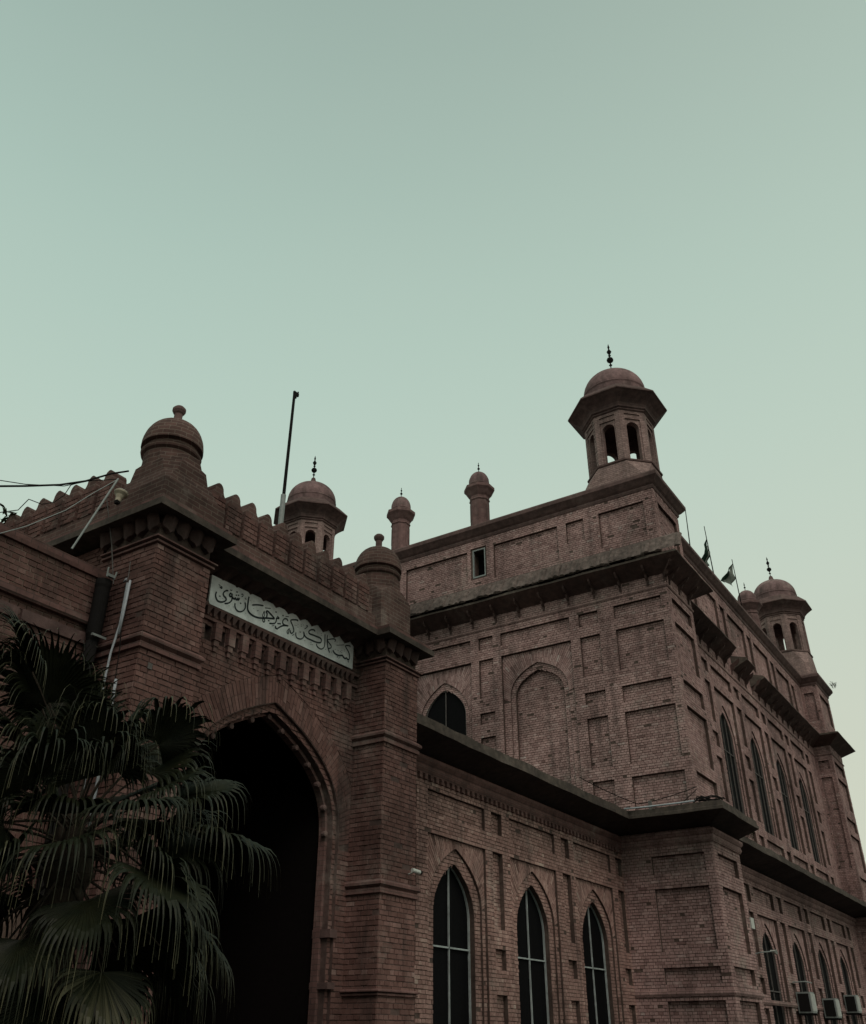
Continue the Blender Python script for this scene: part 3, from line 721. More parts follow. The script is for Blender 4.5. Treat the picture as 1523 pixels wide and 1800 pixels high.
# ================================================================== GATEHOUSE
gate = thing('gatehouse', 'brick entrance porch with dark pointed archway, battlements and two small domed piers', 'building', (10.2, 11, 0))
GF = []
def gface(O, U, n, u0, u1, v0, v1, **k):
    f = Face('gatehouse', O, U, n, u0, u1, v0, v1, **k); GF.append(f); return f
PY, WY = 9.0, 9.65
for x0, x1 in ((7.04, 8.02), (12.35, 13.34)):
    f = gface((0, PY, 0), (1, 0, 0), (0, -1, 0), x0, x1, 0, 7.5, phase=x0); f.run()
    f = gface((x0, 0, 0), (0, 1, 0), (-1, 0, 0), PY, 10.15 if x0 < 10 else WY, 0, 7.5); f.run()
    f = gface((x1, 0, 0), (0, 1, 0), (1, 0, 0), PY, WY if x0 < 10 else 10.0, 0, 7.5, bricks=False); f.run()
f = gface((7.14, 0, 0), (0, 1, 0), (-1, 0, 0), 10.15, 16.5, 0, 7.8); f.rect(11.0, 15.5, 4.5, 7.2); f.run()
f = gface((0, 10.15, 0), (1, 0, 0), (0, 1, 0), 7.04, 7.14, 0, 7.8, bricks=False); f.run()
f = gface((13.34, 0, 0), (0, 1, 0), (1, 0, 0), 10.0, 16.5, 6.6, 7.8, bricks=False); f.run()
f = gface((0, WY, 0), (1, 0, 0), (0, -1, 0), 8.02, 12.35, 0, 7.8); gw = f
UC, HW, SP, AP = 10.33, 1.74, 4.3, 6.23
f.arch(UC, HW+.46, SP, SP, AP+.46, 0.0, st='none', a=2.8, b=.92)
f.sh[-1]['R'] = lambda v, R0=f.sh[-1]['R']: min(R0(v), 12.35); f.sh[-1]['L'] = lambda v, L0=f.sh[-1]['L']: max(L0(v), 8.02)
f.arch(UC, HW, 0, SP, AP, .06, b=1.0); h2 = f.arch(UC, HW-.08, 0, SP, AP-.12, .34, hole=True, b=1.0)
# corbel table below the sign
for i in range(12):
    x = 8.72+.29*i; f.rect(x-.065, x+.065, 6.78, 7.0, d=.12, st='none')
f.run()
f.fan(arch_half(HW+.01, SP, AP+.01, 3.0, 1.0), UC, SP, AP+.01, (8.04, 12.33, 7.9), 0.0, maxlen=.44, focus=.2, step=.066, pro=.007)
# jamb bricks either side of the arch below its spring
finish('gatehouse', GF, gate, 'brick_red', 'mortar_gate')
# arch rings and cusps
rg = MB(); hh = arch_half(HW-.08, SP, AP-.12, 3.0, 1.0)
N_ = 60; pts = [(UC-hh(SP+(AP-.12-SP)*i/N_), SP+(AP-.12-SP)*i/N_) for i in range(N_+1)]; pts = [(pts[0][0], 0.0)]+pts
pts = pts+[(2*UC-u, v) for u, v in pts[::-1][1:]]
def ring(mb, pts, y0, y1, wd_):
    vs = []; n = len(pts)
    for i, (u, v) in enumerate(pts):
        a = Vector(pts[max(0, i-1)]); b = Vector(pts[min(n-1, i+1)]); d = (b-a).normalized(); nn = Vector((d.y, -d.x))
        vs += [(u, y0, v), (u+nn.x*wd_, y0, v+nn.y*wd_), (u+nn.x*wd_, y1, v+nn.y*wd_), (u, y1, v)]
    mb.add(vs, [(i*4+j, (i+1)*4+j, (i+1)*4+(j+1) % 4, i*4+(j+1) % 4) for i in range(n-1) for j in range(4)])
ring(rg, pts, WY+.17, WY+.30, .055); rg.build('arch_ring', 'trim', gate)
cm = MB(); cm.lathe([(.02, -.05), (.045, -.04), (.05, 0), (.045, .04), (.02, .05)], (0, 0, 0), 10); cme = cm.mesh('arch_cusp', 'stone')
L_ = 0; nxt = .1
for (a, b), (c, d) in zip(pts[1:], pts[2:]):
    L_ += math.hypot(c-a, d-b)
    if L_ > nxt:
        nxt += .42; nn = Vector((d-b, -(c-a))).normalized()
        link('arch_cusp', cme, gate, mw=Matrix.Translation((c+nn.x*.075, WY+.17, d+nn.y*.075)) @ Matrix.Rotation(R(90), 4, 'X'))
# porch interior
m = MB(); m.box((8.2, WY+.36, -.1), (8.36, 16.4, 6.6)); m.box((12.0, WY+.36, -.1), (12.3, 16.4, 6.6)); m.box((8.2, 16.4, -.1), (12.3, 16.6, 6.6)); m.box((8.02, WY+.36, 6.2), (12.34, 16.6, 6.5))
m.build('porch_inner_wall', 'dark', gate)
for z0, hgt in ((2.98, .12), (2.28, .09)):
    m = MB(); m.box((11.94, WY-.03, z0), (12.12, WY+.32, z0+hgt)); m.build('jamb_capital', 'stone', gate)
# mouldings on the piers
def collar(x0, x1, y0, y1, z, left_only=False, h=.2):
    p = [(-.03, z-.02), (.045, z), (.045, z+h*.3), (.02, z+h*.42), (.075, z+h*.6), (.075, z+h*.8), (.03, z+h), (-.03, z+h+.02)]
    return sweep([(x0, y1), (x0, y0), (x1, y0), (x1, y1)], p)
collar(7.04, 8.02, PY, 10.1, 5.93).build('pier_moulding', 'trim', gate)
collar(7.04, 8.02, PY, 10.1, 7.44, h=.1).build('pier_moulding', 'trim', gate)
collar(12.35, 13.34, PY, WY, 6.0).build('pier_moulding', 'trim', gate)
collar(12.35, 13.34, PY, WY, 3.62).build('pier_moulding', 'trim', gate)
collar(12.35, 13.34, PY, WY, 2.2, h=.08).build('pier_moulding', 'trim', gate)
collar(12.35, 13.34, PY, 10, 7.44, h=.1).build('pier_moulding', 'trim', gate)
# cornice with two fillets
wallp = [(7.05, 16.5), (7.05, 9.0), (8.02, 9.0), (8.02, 9.65), (12.35, 9.65), (12.35, 9.0), (13.34, 9.0), (13.34, 10.4)]
edge1 = [(6.80, 16.5), (6.80, 8.76), (8.25, 8.76), (8.25, 9.03), (12.12, 9.03), (12.12, 8.76), (13.57, 8.76), (13.57, 10.4)]
edge2 = [(6.86, 16.5), (6.86, 8.82), (8.19, 8.82), (8.19, 9.09), (12.18, 9.09), (12.18, 8.82), (13.51, 8.82), (13.51, 10.4)]
def slab(edge, z0, z1, mat, name):
    mb = MB(); n = len(edge); vs = []
    inner = [(7.6, 16.5), (7.6, 9.6), (7.9, 9.6), (8.1, 9.9), (12.3, 9.9), (12.5, 9.6), (12.9, 9.6), (12.9, 10.4)]
    for (a, b), (c, d) in zip(edge, inner): vs += [(a, b, z0), (a, b, z1), (c, d, z1), (c, d, z0)]
    mb.add(vs, [(i*4+j, (i+1)*4+j, (i+1)*4+(j+1) % 4, i*4+(j+1) % 4) for i in range(n-1) for j in range(4)]+[(0, 1, 2, 3), tuple((n-1)*4+j for j in (3, 2, 1, 0))])
    o = mb.build(name, mat, gate); return o
sl1 = slab(edge1, 7.87, 7.97, 'slab', 'cornice_slab')
sl1.data.materials.append(M['soffit'])
slab(edge2, 7.975, 8.06, 'trim', 'cornice_course')
m = MB(); m.box((7.45, 9.95, 7.82), (13.3, 16.5, 7.99)); m.build('roof', 'slab', gate)
# frieze above the piers and wall, hung with petals
m = MB()
for x0, x1 in ((7.06, 8.0), (12.37, 13.32)): m.box((x0, 9.02, 7.5), (x1, 10.1, 7.868))
m.box((7.8, 9.67, 7.78), (12.5, 10.0, 7.868)); m.build('frieze_wall', 'mortar', gate)
pm = MB(); vs = []; NU, NV = 8, 6
def petal(w, hgt, outd):
    vs = []
    for j in range(NV+1):
        t = j/NV
        for i in range(NU+1):
            s_ = i/NU*2-1
            zb = -hgt*(1-.42*abs(s_)**1.3+.05*math.cos(s_*9)); z = zb*t
            o_ = outd*(1-t)**1.4+.05*math.cos(s_*math.pi/2)+.02
            vs.append((s_*w/2, -o_, z))
    mb = MB(); k = NU+1
    mb.add(vs, [(j*k+i, (j+1)*k+i, (j+1)*k+i+1, j*k+i+1) for j in range(NV) for i in range(NU)])
    n0 = len(mb.v); mb.add([(s_, 0.02, z) for s_, _, z in [vs[NV*k+i] for i in range(k)]], [])
    mb.f += [(NV*k+i, n0+i, n0+i+1, NV*k+i+1) for i in range(NU)]; mb.t += [.5]*NU
    return mb
pme = petal(.30, .14, .24).mesh('frieze_petal', 'stone_dark'); pms = petal(.235, .235, .05).mesh('frieze_petal', 'stone_dark')
for i in range(14): link('frieze_petal', pme, gate, mw=Matrix.Translation((8.19+.305*i, WY-.02, 7.868)))
for x0 in (7.04, 12.35):
    for i in range(4): link('frieze_petal', pms, gate, mw=Matrix.Translation((x0+.125+.245*i, PY+.0, 7.868)))
    for i in range(5 if x0 < 10 else 3): link('frieze_petal', pms, gate, mw=Matrix.Translation((x0, PY+.125+.245*i, 7.868)) @ Matrix.Rotation(R(-90), 4, 'Z'))
# dentils and corbels under the sign
dm = MB(); dm.add([(-.055, 0, .11), (.055, 0, .11), (.055, -.07, .11), (-.055, -.07, .11), (-.012, 0, 0), (.012, 0, 0), (.012, -.03, 0), (-.012, -.03, 0)], [(0,1,2,3),(7,6,5,4),(3,2,6,7),(1,0,4,5),(2,1,5,6),(0,3,7,4)])
dme2 = dm.mesh('dentil', 'stone')
for i in range(31): link('dentil', dme2, gate, mw=Matrix.Translation((8.1+.135*i, WY-.012, 7.13)))
m = MB(); m.box((8.03, WY-.085, 7.241), (12.34, WY-.011, 7.29)); m.build('string_course', 'trim', gate)
cb = MB()
cb.box((-.068, -.075, .0), (.068, 0, .27)); cb.box((-.05, -.055, -.09), (.05, 0, -.001)); cb.box((-.03, -.035, -.17), (.03, 0, -.091)); cbm = cb.mesh('corbel', 'trim')
for i in range(12): link('corbel', cbm, gate, mw=Matrix.Translation((8.72+.145+.29*i, WY-.011, 6.77)))
m = MB(); m.box((8.03, WY-.055, 7.045), (12.34, WY-.011, 7.08)); m.build('string_course', 'trim', gate)
# battlements
def merlon(w):
    mb = MB(); top = [(-w/2, 0), (w/2, 0), (w/2, .47), (w*.36, .52)]+[(w*.30*math.cos(t_), .56+w*.42*math.sin(t_)) for t_ in [i*math.pi/7 for i in range(8)]]+[(-w*.36, .52), (-w/2, .47)]
    n = len(top); D = .26
    mb.add([(x, 0, z) for x, z in top]+[(x, D, z) for x, z in top], [tuple(range(n)), tuple(range(n, 2*n))[::-1]]+[(i, i+n, (i+1) % n+n, (i+1) % n) for i in range(n)])
    return mb
mme = merlon(.308).mesh('merlon', 'merlon')
hb = MB()
def mbrick(mb, u0, u1, v0, v1, ti):      # one brick of the facing of a merlon
    mb.add([(u0, 0, v0), (u1, 0, v0), (u1, 0, v1), (u0, 0, v1), (u0+.003, -.011, v0+.003), (u1-.003, -.011, v0+.003), (u1-.003, -.011, v1-.003), (u0+.003, -.011, v1-.003)], [(4,5,6,7),(0,1,5,4),(1,2,6,5),(2,3,7,6),(3,0,4,7)], ti)
facing = []
for k in range(5):
    mb = MB()
    for c in range(6):
        z = c*.078; cut = [-.159, .0, .159] if c % 2 else [-.159, -.08, .08, .159]
        for a, b in zip(cut, cut[1:]):
            if random.random() < .04: continue
            mbrick(mb, a+.006, b-.006, z+.006, z+.072, min(1, max(0, random.gauss(.38, .2))))
    facing.append(mb.mesh('brick_facing', 'brick_red'))
def put_merlon(mw):
    o = link('merlon', mme, gate, mw=mw @ Matrix.Diagonal((1, 1, random.uniform(.96, 1.04), 1)))
    b = bpy.data.objects.new('brick_facing', random.choice(facing)); COL.objects.link(b); b.parent = o; b['kind'] = 'stuff'
pj = MB(); pj.box((8.2, 9.24, 8.061), (12.2, 9.46, 8.70)); pj.box((7.02, 10.1, 8.061), (7.26, 16.4, 8.70)); pj.build('parapet', 'merlon', gate)
for i in range(11): put_merlon(Matrix.Translation((8.10+.37*i+.02, 9.15, 8.30)) @ Matrix.Rotation(random.uniform(-.01, .01), 4, 'Y'))
pf = MB(); pf.box((8.2, 9.16, 8.061), (12.2, 9.239, 8.295)); pf.build('parapet_course', 'merlon', gate)
for i in range(15): put_merlon(Matrix.Translation((6.93, 10.24+.395*i, 8.30)) @ Matrix.Rotation(R(-90), 4, 'Z'))
pf = MB(); pf.box((6.94, 10.1, 8.061), (7.019, 16.4, 8.295)); pf.build('parapet_course', 'merlon', gate)
# bulbous pier caps
def cap(cx, cy, z, x0, x1, y0, y1, steps):
    b = MB()
    for (o0, z0, c0), (o1, z1, c1) in zip(steps, steps[1:]):
        def rg_(o, c): return [(x0+o+c, y0+o), (x1-o-c, y0+o), (x1-o, y0+o+c), (x1-o, y1-o-c), (x1-o-c, y1-o), (x0+o+c, y1-o), (x0+o, y1-o-c), (x0+o, y0+o+c)]
        b.add([(x, y, z0) for x, y in rg_(o0, c0)]+[(x, y, z1) for x, y in rg_(o1, c1)], [(j, (j+1) % 8, (j+1) % 8+8, j+8) for j in range(8)])
        if o1 < o0 or z1 > z0+.3 or 1: b.add([(x, y, z1) for x, y in rg_(o1, c1)], [tuple(range(8))])
    base = b.build('pier_cap', 'cap', gate)
    d = MB(); d.lathe([(.40, z-.35), (.40, z+.02), (.44, z+.05), (.455, z+.10), (.40, z+.13), (.405, z+.18), (.465, z+.20)]+[(.465*math.cos(t_)**.8, z+.22+.50*math.sin(t_)) for t_ in [i*math.pi/2/12 for i in range(1, 12)]]+[(.06, z+.735)], (cx, cy, 0), 36)
    o = d.build('dome', 'cap', None, smooth=True); o.parent = base; smooth_edges(o, 30)
    d = MB(); d.lathe([(.12, z+.68), (.10, z+.74), (.065, z+.78), (.065, z+.90), (.085, z+.92), (.105, z+.96), (.105, z+1.0), (.07, z+1.04), (.02, z+1.06)], (cx, cy, 0), 16)
    o = d.build('finial', 'stone', None, smooth=False); o.parent = base
    return base
cap(7.50, 9.62, 9.2, 6.95, 8.13, 8.95, 10.22, [(0, 8.06, .01), (0, 8.44, .02), (.05, 8.46, .03), (.13, 8.72, .10), (.15, 8.72, .12), (.15, 8.95, .20), (.18, 9.0, .24), (.18, 9.14, .30)])
cap(12.80, 9.58, 9.34, 12.33, 13.27, 9.10, 10.06, [(0, 8.06, .02), (.0, 8.88, .04), (.03, 9.06, .25), (.045, 9.08, .27), (.05, 9.28, .28)])

# ================================================================== LEFT RANGE
left = thing('left_range', 'plain brick building with a double string course left of the porch', 'building', (2, 11, 0))
f = Face('left', (0, 9.9, 0), (1, 0, 0), (0, -1, 0), -9.0, 7.04, 3.0, 7.05); f.run(); LF = [f]
f = Face('left', (0, 9.9, 0), (1, 0, 0), (0, -1, 0), -9.0, 7.04, 0, 3.0, bricks=False); f.run(); LF.append(f)
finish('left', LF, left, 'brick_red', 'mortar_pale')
sweep([(-9, 9.9), (7.03, 9.9)], [(-.2, 7.05), (.05, 7.05), (.06, 7.1), (.02, 7.12), (.02, 7.2), (-.2, 7.22)]).build('coping', 'trim', left)
sweep([(-9, 9.9), (6.9, 9.9)], [(-.05, 6.34), (.08, 6.34), (.10, 6.37), (.10, 6.44), (.03, 6.46), (-.05, 6.48)]).build('string_course', 'trim', left)
sm = MB(); sm.box((-.5, -.045, -.09), (.47, 0, .06)); sme = sm.mesh('frieze_stone', 'stone')
for i in range(12): link('frieze_stone', sme, left, mw=Matrix.Translation((6.38-1.02*i, 9.89, 6.17)) @ Matrix.Rotation(random.uniform(-.01, .01), 4, 'Y'))
m = MB(); m.box((-9, 9.95, 6.9), (7.0, 16, 7.04)); m.build('roof', 'slab', left)
# ================================================================== SIGN
sg = MB(); x0, x1, t_ = 8.575, 12.11, .0265
def sz(x, z): return z+(x-8.56)*t_
pts = [(8.60+0.0, 7.262), (x1, 7.235), (x1, 7.738), (x0, 7.735), (8.575, 7.30)]
n = len(pts)
sg.add([(x, 9.555, sz(x, z)) for x, z in pts]+[(x, 9.585, sz(x, z)) for x, z in pts], [tuple(range(n)), tuple(range(n, 2*n))[::-1]]+[(i, i+n, (i+1) % n+n, (i+1) % n) for i in range(n)])
sign = thing('sign_board', 'long pale sign board with black calligraphy fixed above the archway', 'sign', (10.3, 9.57, 7.5))
sg.build('board', 'sign', sign)
STROKES = [(0.0228,[(8.929,7.585),(8.919,7.593),(8.888,7.581),(8.855,7.55),(8.84,7.51),(8.861,7.48),(8.898,7.466),(8.913,7.439),(8.892,7.406),(8.845,7.376),(8.795,7.359),(8.747,7.361),(8.714,7.384),(8.694,7.419),(8.691,7.456),(8.702,7.497)]),(0.0247,[(9.009,7.576),(8.983,7.569),(8.971,7.541),(8.985,7.521),(9.011,7.53),(9.023,7.56),(9.009,7.576)]),(0.0228,[(9.018,7.558),(9.03,7.515),(9.028,7.472),(9.0,7.428),(8.951,7.392),(8.89,7.365)]),(0.0228,[(9.177,7.569),(9.179,7.544),(9.164,7.523),(9.145,7.544),(9.14,7.519),(9.118,7.517),(9.095,7.537),(9.088,7.512),(9.058,7.513),(9.025,7.531)]),(0.0323,[(9.103,7.641),(9.134,7.648)]),(0.0323,[(9.098,7.583),(9.128,7.591)]),(0.0323,[(9.143,7.599),(9.174,7.607)]),(0.0323,[(9.208,7.485),(9.238,7.493)]),(0.0323,[(9.863,7.413),(9.896,7.421)]),(0.0323,[(10.012,7.616),(10.045,7.624)]),(0.0323,[(10.183,7.613),(10.217,7.621)]),(0.0323,[(10.084,7.436),(10.118,7.444)]),(0.0323,[(10.129,7.451),(10.163,7.459)]),(0.0114,[(8.973,7.632),(8.996,7.622),(9.012,7.645)]),(0.0133,[(9.214,7.636),(9.238,7.653),(9.256,7.643),(9.249,7.617),(9.226,7.606)]),(0.0095,[(8.723,7.632),(8.741,7.62),(8.763,7.626)]),(0.0095,[(8.739,7.662),(8.748,7.655)]),(0.0152,[(8.75,7.6),(8.779,7.585),(8.8,7.589),(8.791,7.611),(8.77,7.607)]),(0.0086,[(8.76,7.443),(8.793,7.448),(8.768,7.458)]),(0.0095,[(8.836,7.435),(8.85,7.427)]),(0.0086,[(8.986,7.374),(8.991,7.357)]),(0.0086,[(9.074,7.387),(9.08,7.367)]),(0.0114,[(9.301,7.612),(9.32,7.595),(9.341,7.607)]),(0.0086,[(9.316,7.641),(9.324,7.618)]),(0.0086,[(9.42,7.618),(9.424,7.604)]),(0.0076,[(9.502,7.625),(9.506,7.614)]),(0.0095,[(9.511,7.506),(9.521,7.496)]),(0.0086,[(9.594,7.5),(9.612,7.496),(9.63,7.515)]),(0.0086,[(9.345,7.37),(9.357,7.362)]),(0.0086,[(9.661,7.358),(9.664,7.35)]),(0.0209,[(9.312,7.538),(9.33,7.494),(9.329,7.442),(9.295,7.387),(9.239,7.351),(9.179,7.342),(9.13,7.368),(9.108,7.407),(9.107,7.449)]),(0.0247,[(9.388,7.665),(9.38,7.616),(9.379,7.546),(9.381,7.478),(9.396,7.431),(9.441,7.399),(9.512,7.381),(9.605,7.382),(9.696,7.4),(9.797,7.435),(9.901,7.465),(10.012,7.496)]),(0.0228,[(10.012,7.496),(9.954,7.523),(9.889,7.55),(9.827,7.568),(9.803,7.547),(9.827,7.52),(9.826,7.484),(9.825,7.453)]),(0.0133,[(9.758,7.549),(9.739,7.494),(9.73,7.447),(9.756,7.434),(9.772,7.487),(9.759,7.54)]),(0.0171,[(9.758,7.421),(9.74,7.378),(9.773,7.356),(9.79,7.384),(9.77,7.417)]),(0.0209,[(9.471,7.548),(9.598,7.596),(9.729,7.627)]),(0.0209,[(9.766,7.602),(9.896,7.637)]),(0.019,[(10.065,7.557),(10.097,7.546),(10.111,7.533),(10.076,7.523),(10.048,7.529)]),(0.0209,[(10.049,7.52),(10.051,7.472),(10.027,7.424),(9.97,7.396),(9.895,7.377)]),(0.0152,[(9.958,7.351),(10.015,7.379)]),(0.0228,[(10.051,7.384),(10.049,7.352),(10.092,7.347),(10.12,7.372),(10.178,7.418),(10.25,7.456),(10.351,7.484)]),(0.0209,[(10.329,7.557),(10.306,7.585),(10.254,7.579),(10.214,7.541),(10.206,7.497),(10.229,7.472),(10.274,7.469),(10.351,7.484)]),(0.019,[(10.262,7.621),(10.338,7.643)]),(0.0266,[(10.189,7.614),(10.217,7.62)]),(0.0266,[(10.088,7.547),(10.116,7.553)]),(0.0266,[(10.101,7.44),(10.128,7.446)]),(0.0266,[(10.136,7.448),(10.163,7.453)]),(0.0266,[(10.634,7.468),(10.663,7.473)]),(0.0266,[(11.648,7.331),(11.68,7.336)]),(0.0266,[(11.961,7.331),(11.994,7.337)]),(0.0209,[(10.564,7.636),(10.562,7.656),(10.49,7.64),(10.402,7.605),(10.405,7.573),(10.451,7.523),(10.484,7.468),(10.483,7.421),(10.442,7.38),(10.407,7.396),(10.41,7.425)]),(0.0152,[(10.392,7.445),(10.364,7.429),(10.336,7.392),(10.333,7.363),(10.361,7.344),(10.369,7.384),(10.38,7.434)]),(0.019,[(10.456,7.349),(10.507,7.382)]),(0.019,[(10.734,7.508),(10.746,7.46),(10.744,7.412),(10.696,7.364),(10.631,7.343),(10.57,7.352),(10.545,7.395),(10.548,7.433)]),(0.0228,[(11.027,7.603),(10.997,7.622),(10.929,7.605),(10.878,7.569),(10.867,7.537),(10.897,7.518),(10.979,7.525),(11.077,7.528),(11.161,7.531),(11.205,7.511),(11.196,7.46),(11.142,7.436),(11.045,7.422),(10.935,7.421),(10.825,7.423),(10.768,7.448),(10.742,7.496)]),(0.0152,[(10.749,7.557),(10.811,7.609),(10.825,7.636),(10.801,7.638),(10.793,7.617)]),(0.019,[(11.293,7.641),(11.298,7.56),(11.302,7.465),(11.285,7.392),(11.222,7.344),(11.152,7.341),(11.1,7.363),(11.087,7.402)]),(0.019,[(11.357,7.647),(11.358,7.56),(11.374,7.487),(11.392,7.425),(11.447,7.344)]),(0.019,[(11.567,7.582),(11.585,7.632),(11.512,7.623),(11.379,7.565),(11.39,7.531),(11.443,7.504),(11.479,7.476),(11.47,7.441),(11.401,7.407)]),(0.0171,[(11.623,7.539),(11.833,7.611)]),(0.019,[(12.001,7.613),(12.006,7.64),(11.946,7.633),(11.879,7.61),(11.889,7.579),(11.937,7.544),(11.978,7.507),(12.005,7.455),(12.002,7.39)]),(0.0247,[(12.003,7.386),(11.958,7.372),(11.919,7.39),(11.878,7.368),(11.829,7.383),(11.798,7.401),(11.711,7.372),(11.623,7.37),(11.562,7.39),(11.533,7.42)]),(0.0133,[(11.693,7.318),(11.743,7.345)]),(0.0114,[(11.582,7.452),(11.607,7.453)]),(0.0114,[(11.659,7.457),(11.685,7.458)]),(0.0114,[(11.729,7.459),(11.754,7.459)]),(0.0114,[(11.76,7.448),(11.785,7.449)]),(0.0114,[(11.832,7.53),(11.858,7.53)]),(0.0114,[(11.841,7.502),(11.866,7.503)]),(0.0114,[(11.087,7.597),(11.11,7.598)]),(0.0114,[(11.181,7.617),(11.205,7.618)]),(0.0114,[(11.187,7.585),(11.211,7.586)]),(0.0114,[(10.651,7.607),(10.674,7.607)]),(0.0114,[(10.654,7.579),(10.677,7.58)]),(0.0114,[(10.71,7.622),(10.733,7.623)]),(0.0114,[(10.568,7.588),(10.591,7.589)]),(0.0114,[(10.543,7.556),(10.565,7.557)]),(0.0114,[(10.571,7.538),(10.594,7.538)]),(0.0114,[(10.497,7.546),(10.52,7.547)]),(0.0114,[(10.773,7.36),(10.796,7.361)]),(0.0114,[(11.413,7.629),(11.437,7.63)]),(0.0114,[(11.62,7.602),(11.646,7.603)]),(0.0114,[(10.806,7.491),(10.83,7.492)]),(0.0114,[(10.928,7.379),(10.951,7.379)]),(0.0114,[(10.975,7.351),(10.999,7.352)]),(0.0114,[(10.932,7.338),(10.956,7.338)]),(0.0114,[(11.764,7.489),(11.789,7.49)]),(0.0114,[(11.314,7.37),(11.339,7.371)]),(0.0114,[(11.487,7.37),(11.512,7.371)])]
ink = MB(); ny = Vector((.62, .78))           # broad-nib pen held at a slant
for w, P in STROKES:
    # smooth the traced line
    Q = []
    m = len(P)
    for i in range(m-1):
        p0, p1, p2, p3 = [Vector(P[min(max(k, 0), m-1)]) for k in (i-1, i, i+1, i+2)]
        for s_ in range(4 if m > 2 else 1):
            t = s_/4; Q.append(.5*((2*p1)+(p2-p0)*t+(2*p0-5*p1+4*p2-p3)*t*t+(3*p1-p0-3*p2+p3)*t**3))
    Q.append(Vector(P[-1]))
    L = []; R_ = []
    for i, q in enumerate(Q):
        d = (Q[min(i+1, len(Q)-1)]-Q[max(i-1, 0)])
        d = d.normalized() if d.length > 0 else Vector((1, 0)); nn = Vector((-d.y, d.x))
        k = w*(.46+.28*abs(nn.dot(ny)))*(1 if 0 < i < len(Q)-1 else .55)*1.02
        L.append(q+nn*k); R_.append(q-nn*k)
    vs = [(a.x, 9.551, sz(a.x, a.y)) for a in L]+[(a.x, 9.551, sz(a.x, a.y)) for a in R_]; k = len(L)
    ink.add(vs, [(i, i+1, k+i+1, k+i) for i in range(k-1)])
ink.build('calligraphy', 'ink', sign)

# ================================================================== FLAGPOLES AND FLAGS
fp = thing('flagpole', 'thin dark flagless pole with grey sleeve behind the porch battlements', 'flagpole', (10.33, 9.9, 8.0))
m = MB(); m.tube([(10.3, 9.9, 9.6), (10.33, 9.9, 12.5)], .034, 8, r2=.028); m.build('pole', 'iron', fp)
m = MB(); m.tube([(10.29, 9.9, 7.99), (10.3, 9.9, 10.15)], .05, 8); m.build('sleeve', 'grey', fp)
m = MB(); m.box((10.31, 9.88, 12.46), (10.44, 9.92, 12.53)); m.box((10.33, 9.88, 12.38), (10.38, 9.92, 12.46)); m.box((10.42, 9.89, 12.53), (10.44, 9.91, 12.58)); m.build('pulley_head', 'iron', fp)
def flagpole(base, top, label, flag=None):
    t = thing('flagpole', label, 'flagpole', base, 'thin flagpoles on the hall roof')
    m = MB(); m.tube([base, top], .03, 6, r2=.016); m.build('pole', 'iron', t)
    if flag:
        for nm, mat, P in flag:
            k = len(P); mb = MB(); rows = []
            for j in range(7):
                s_ = j/6; a = [Vector(p) for p in P]
                l = a[0].lerp(a[1], s_); r_ = a[3].lerp(a[2], s_)
                for i in range(6):
                    u_ = i/5; p = l.lerp(r_, u_); p += Vector((.05, .09, 0))*math.sin(u_*9+s_*2); rows.append(tuple(p))
            mb.add(rows, [(j*6+i, j*6+i+1, (j+1)*6+i+1, (j+1)*6+i) for j in range(6) for i in range(5)])
            o = mb.build(nm, mat, t, smooth=True)
            sld = o.modifiers.new('thick', 'SOLIDIFY'); sld.thickness = .01
    return t
flagpole((32.82, 8.9, 17.9), (31.8, 8.55, 20.04), 'thin leaning flagpole without a flag nearest the corner kiosk')
flagpole((35.6, 8.8, 17.9), (34.25, 8.54, 20.41), 'thin flagpole with a narrow dark furled flag', [
    ('flag', 'flag_green', [(34.53, 8.58, 19.99), (34.77, 8.62, 19.5), (35.07, 8.87, 18.92), (34.84, 9.12, 18.97)]),
    ('flag_stripe', 'flag_white', [(34.60, 8.56, 19.80), (34.74, 8.60, 19.55), (35.02, 8.86, 18.95), (34.95, 8.93, 18.96)])])
flagpole((39.4, 8.75, 17.9), (37.99, 8.5, 20.45), 'thin flagpole with a wide pale green and white flag', [
    ('flag', 'flag_white', [(38.1, 8.52, 20.3), (38.42, 8.57, 19.78), (38.5, 8.86, 19.36), (38.23, 9.08, 19.62)]),
    ('flag_border', 'flag_green', [(38.1, 8.53, 20.29), (38.2, 8.78, 19.9), (38.30, 9.13, 19.50), (38.12, 9.16, 19.62)])])

# ================================================================== PIPES, CABLES, FITTINGS
def cable(pts, r, label, mat='iron', name='cable', cat='cable', sag=0, group=None, n=5):
    P = [Vector(p) for p in pts]; Q = []
    for a, b in zip(P, P[1:]):
        for i in range(8):
            t = i/8; q = a.lerp(b, t); q.z -= sag*4*t*(1-t); Q.append(q)
    Q.append(P[-1]); m = MB(); m.tube(Q, r, n); o = m.build(name, mat); return tag(o, label, cat, group)
cable([(6.9, 9.75, 8.77), (6.63, 9.75, 8.58), (6.26, 9.75, 8.26), (5.9, 9.75, 8.01), (5.44, 9.75, 7.75), (5.12, 9.75, 7.58), (2, 9.75, 5.95)], .014, 'thick black cable rising to the battlements at upper left')
cable([(6.76, 9.76, 8.56), (6.31, 9.76, 8.29), (5.97, 9.76, 8.03), (5.44, 9.76, 7.78), (5.1, 9.76, 7.66), (2, 9.76, 6.1)], .006, 'thin black wire running just above the thick cable')
cable([(6.2, 9.77, 8.22), (6.07, 9.77, 8.1), (6.01, 9.77, 7.91), (5.89, 9.77, 7.74), (5.73, 9.77, 7.63), (5.54, 9.77, 7.61), (5.44, 9.77, 7.4), (5.21, 9.77, 7.25), (2, 9.77, 5.6)], .006, 'loose thin wire looping below the thick cable')
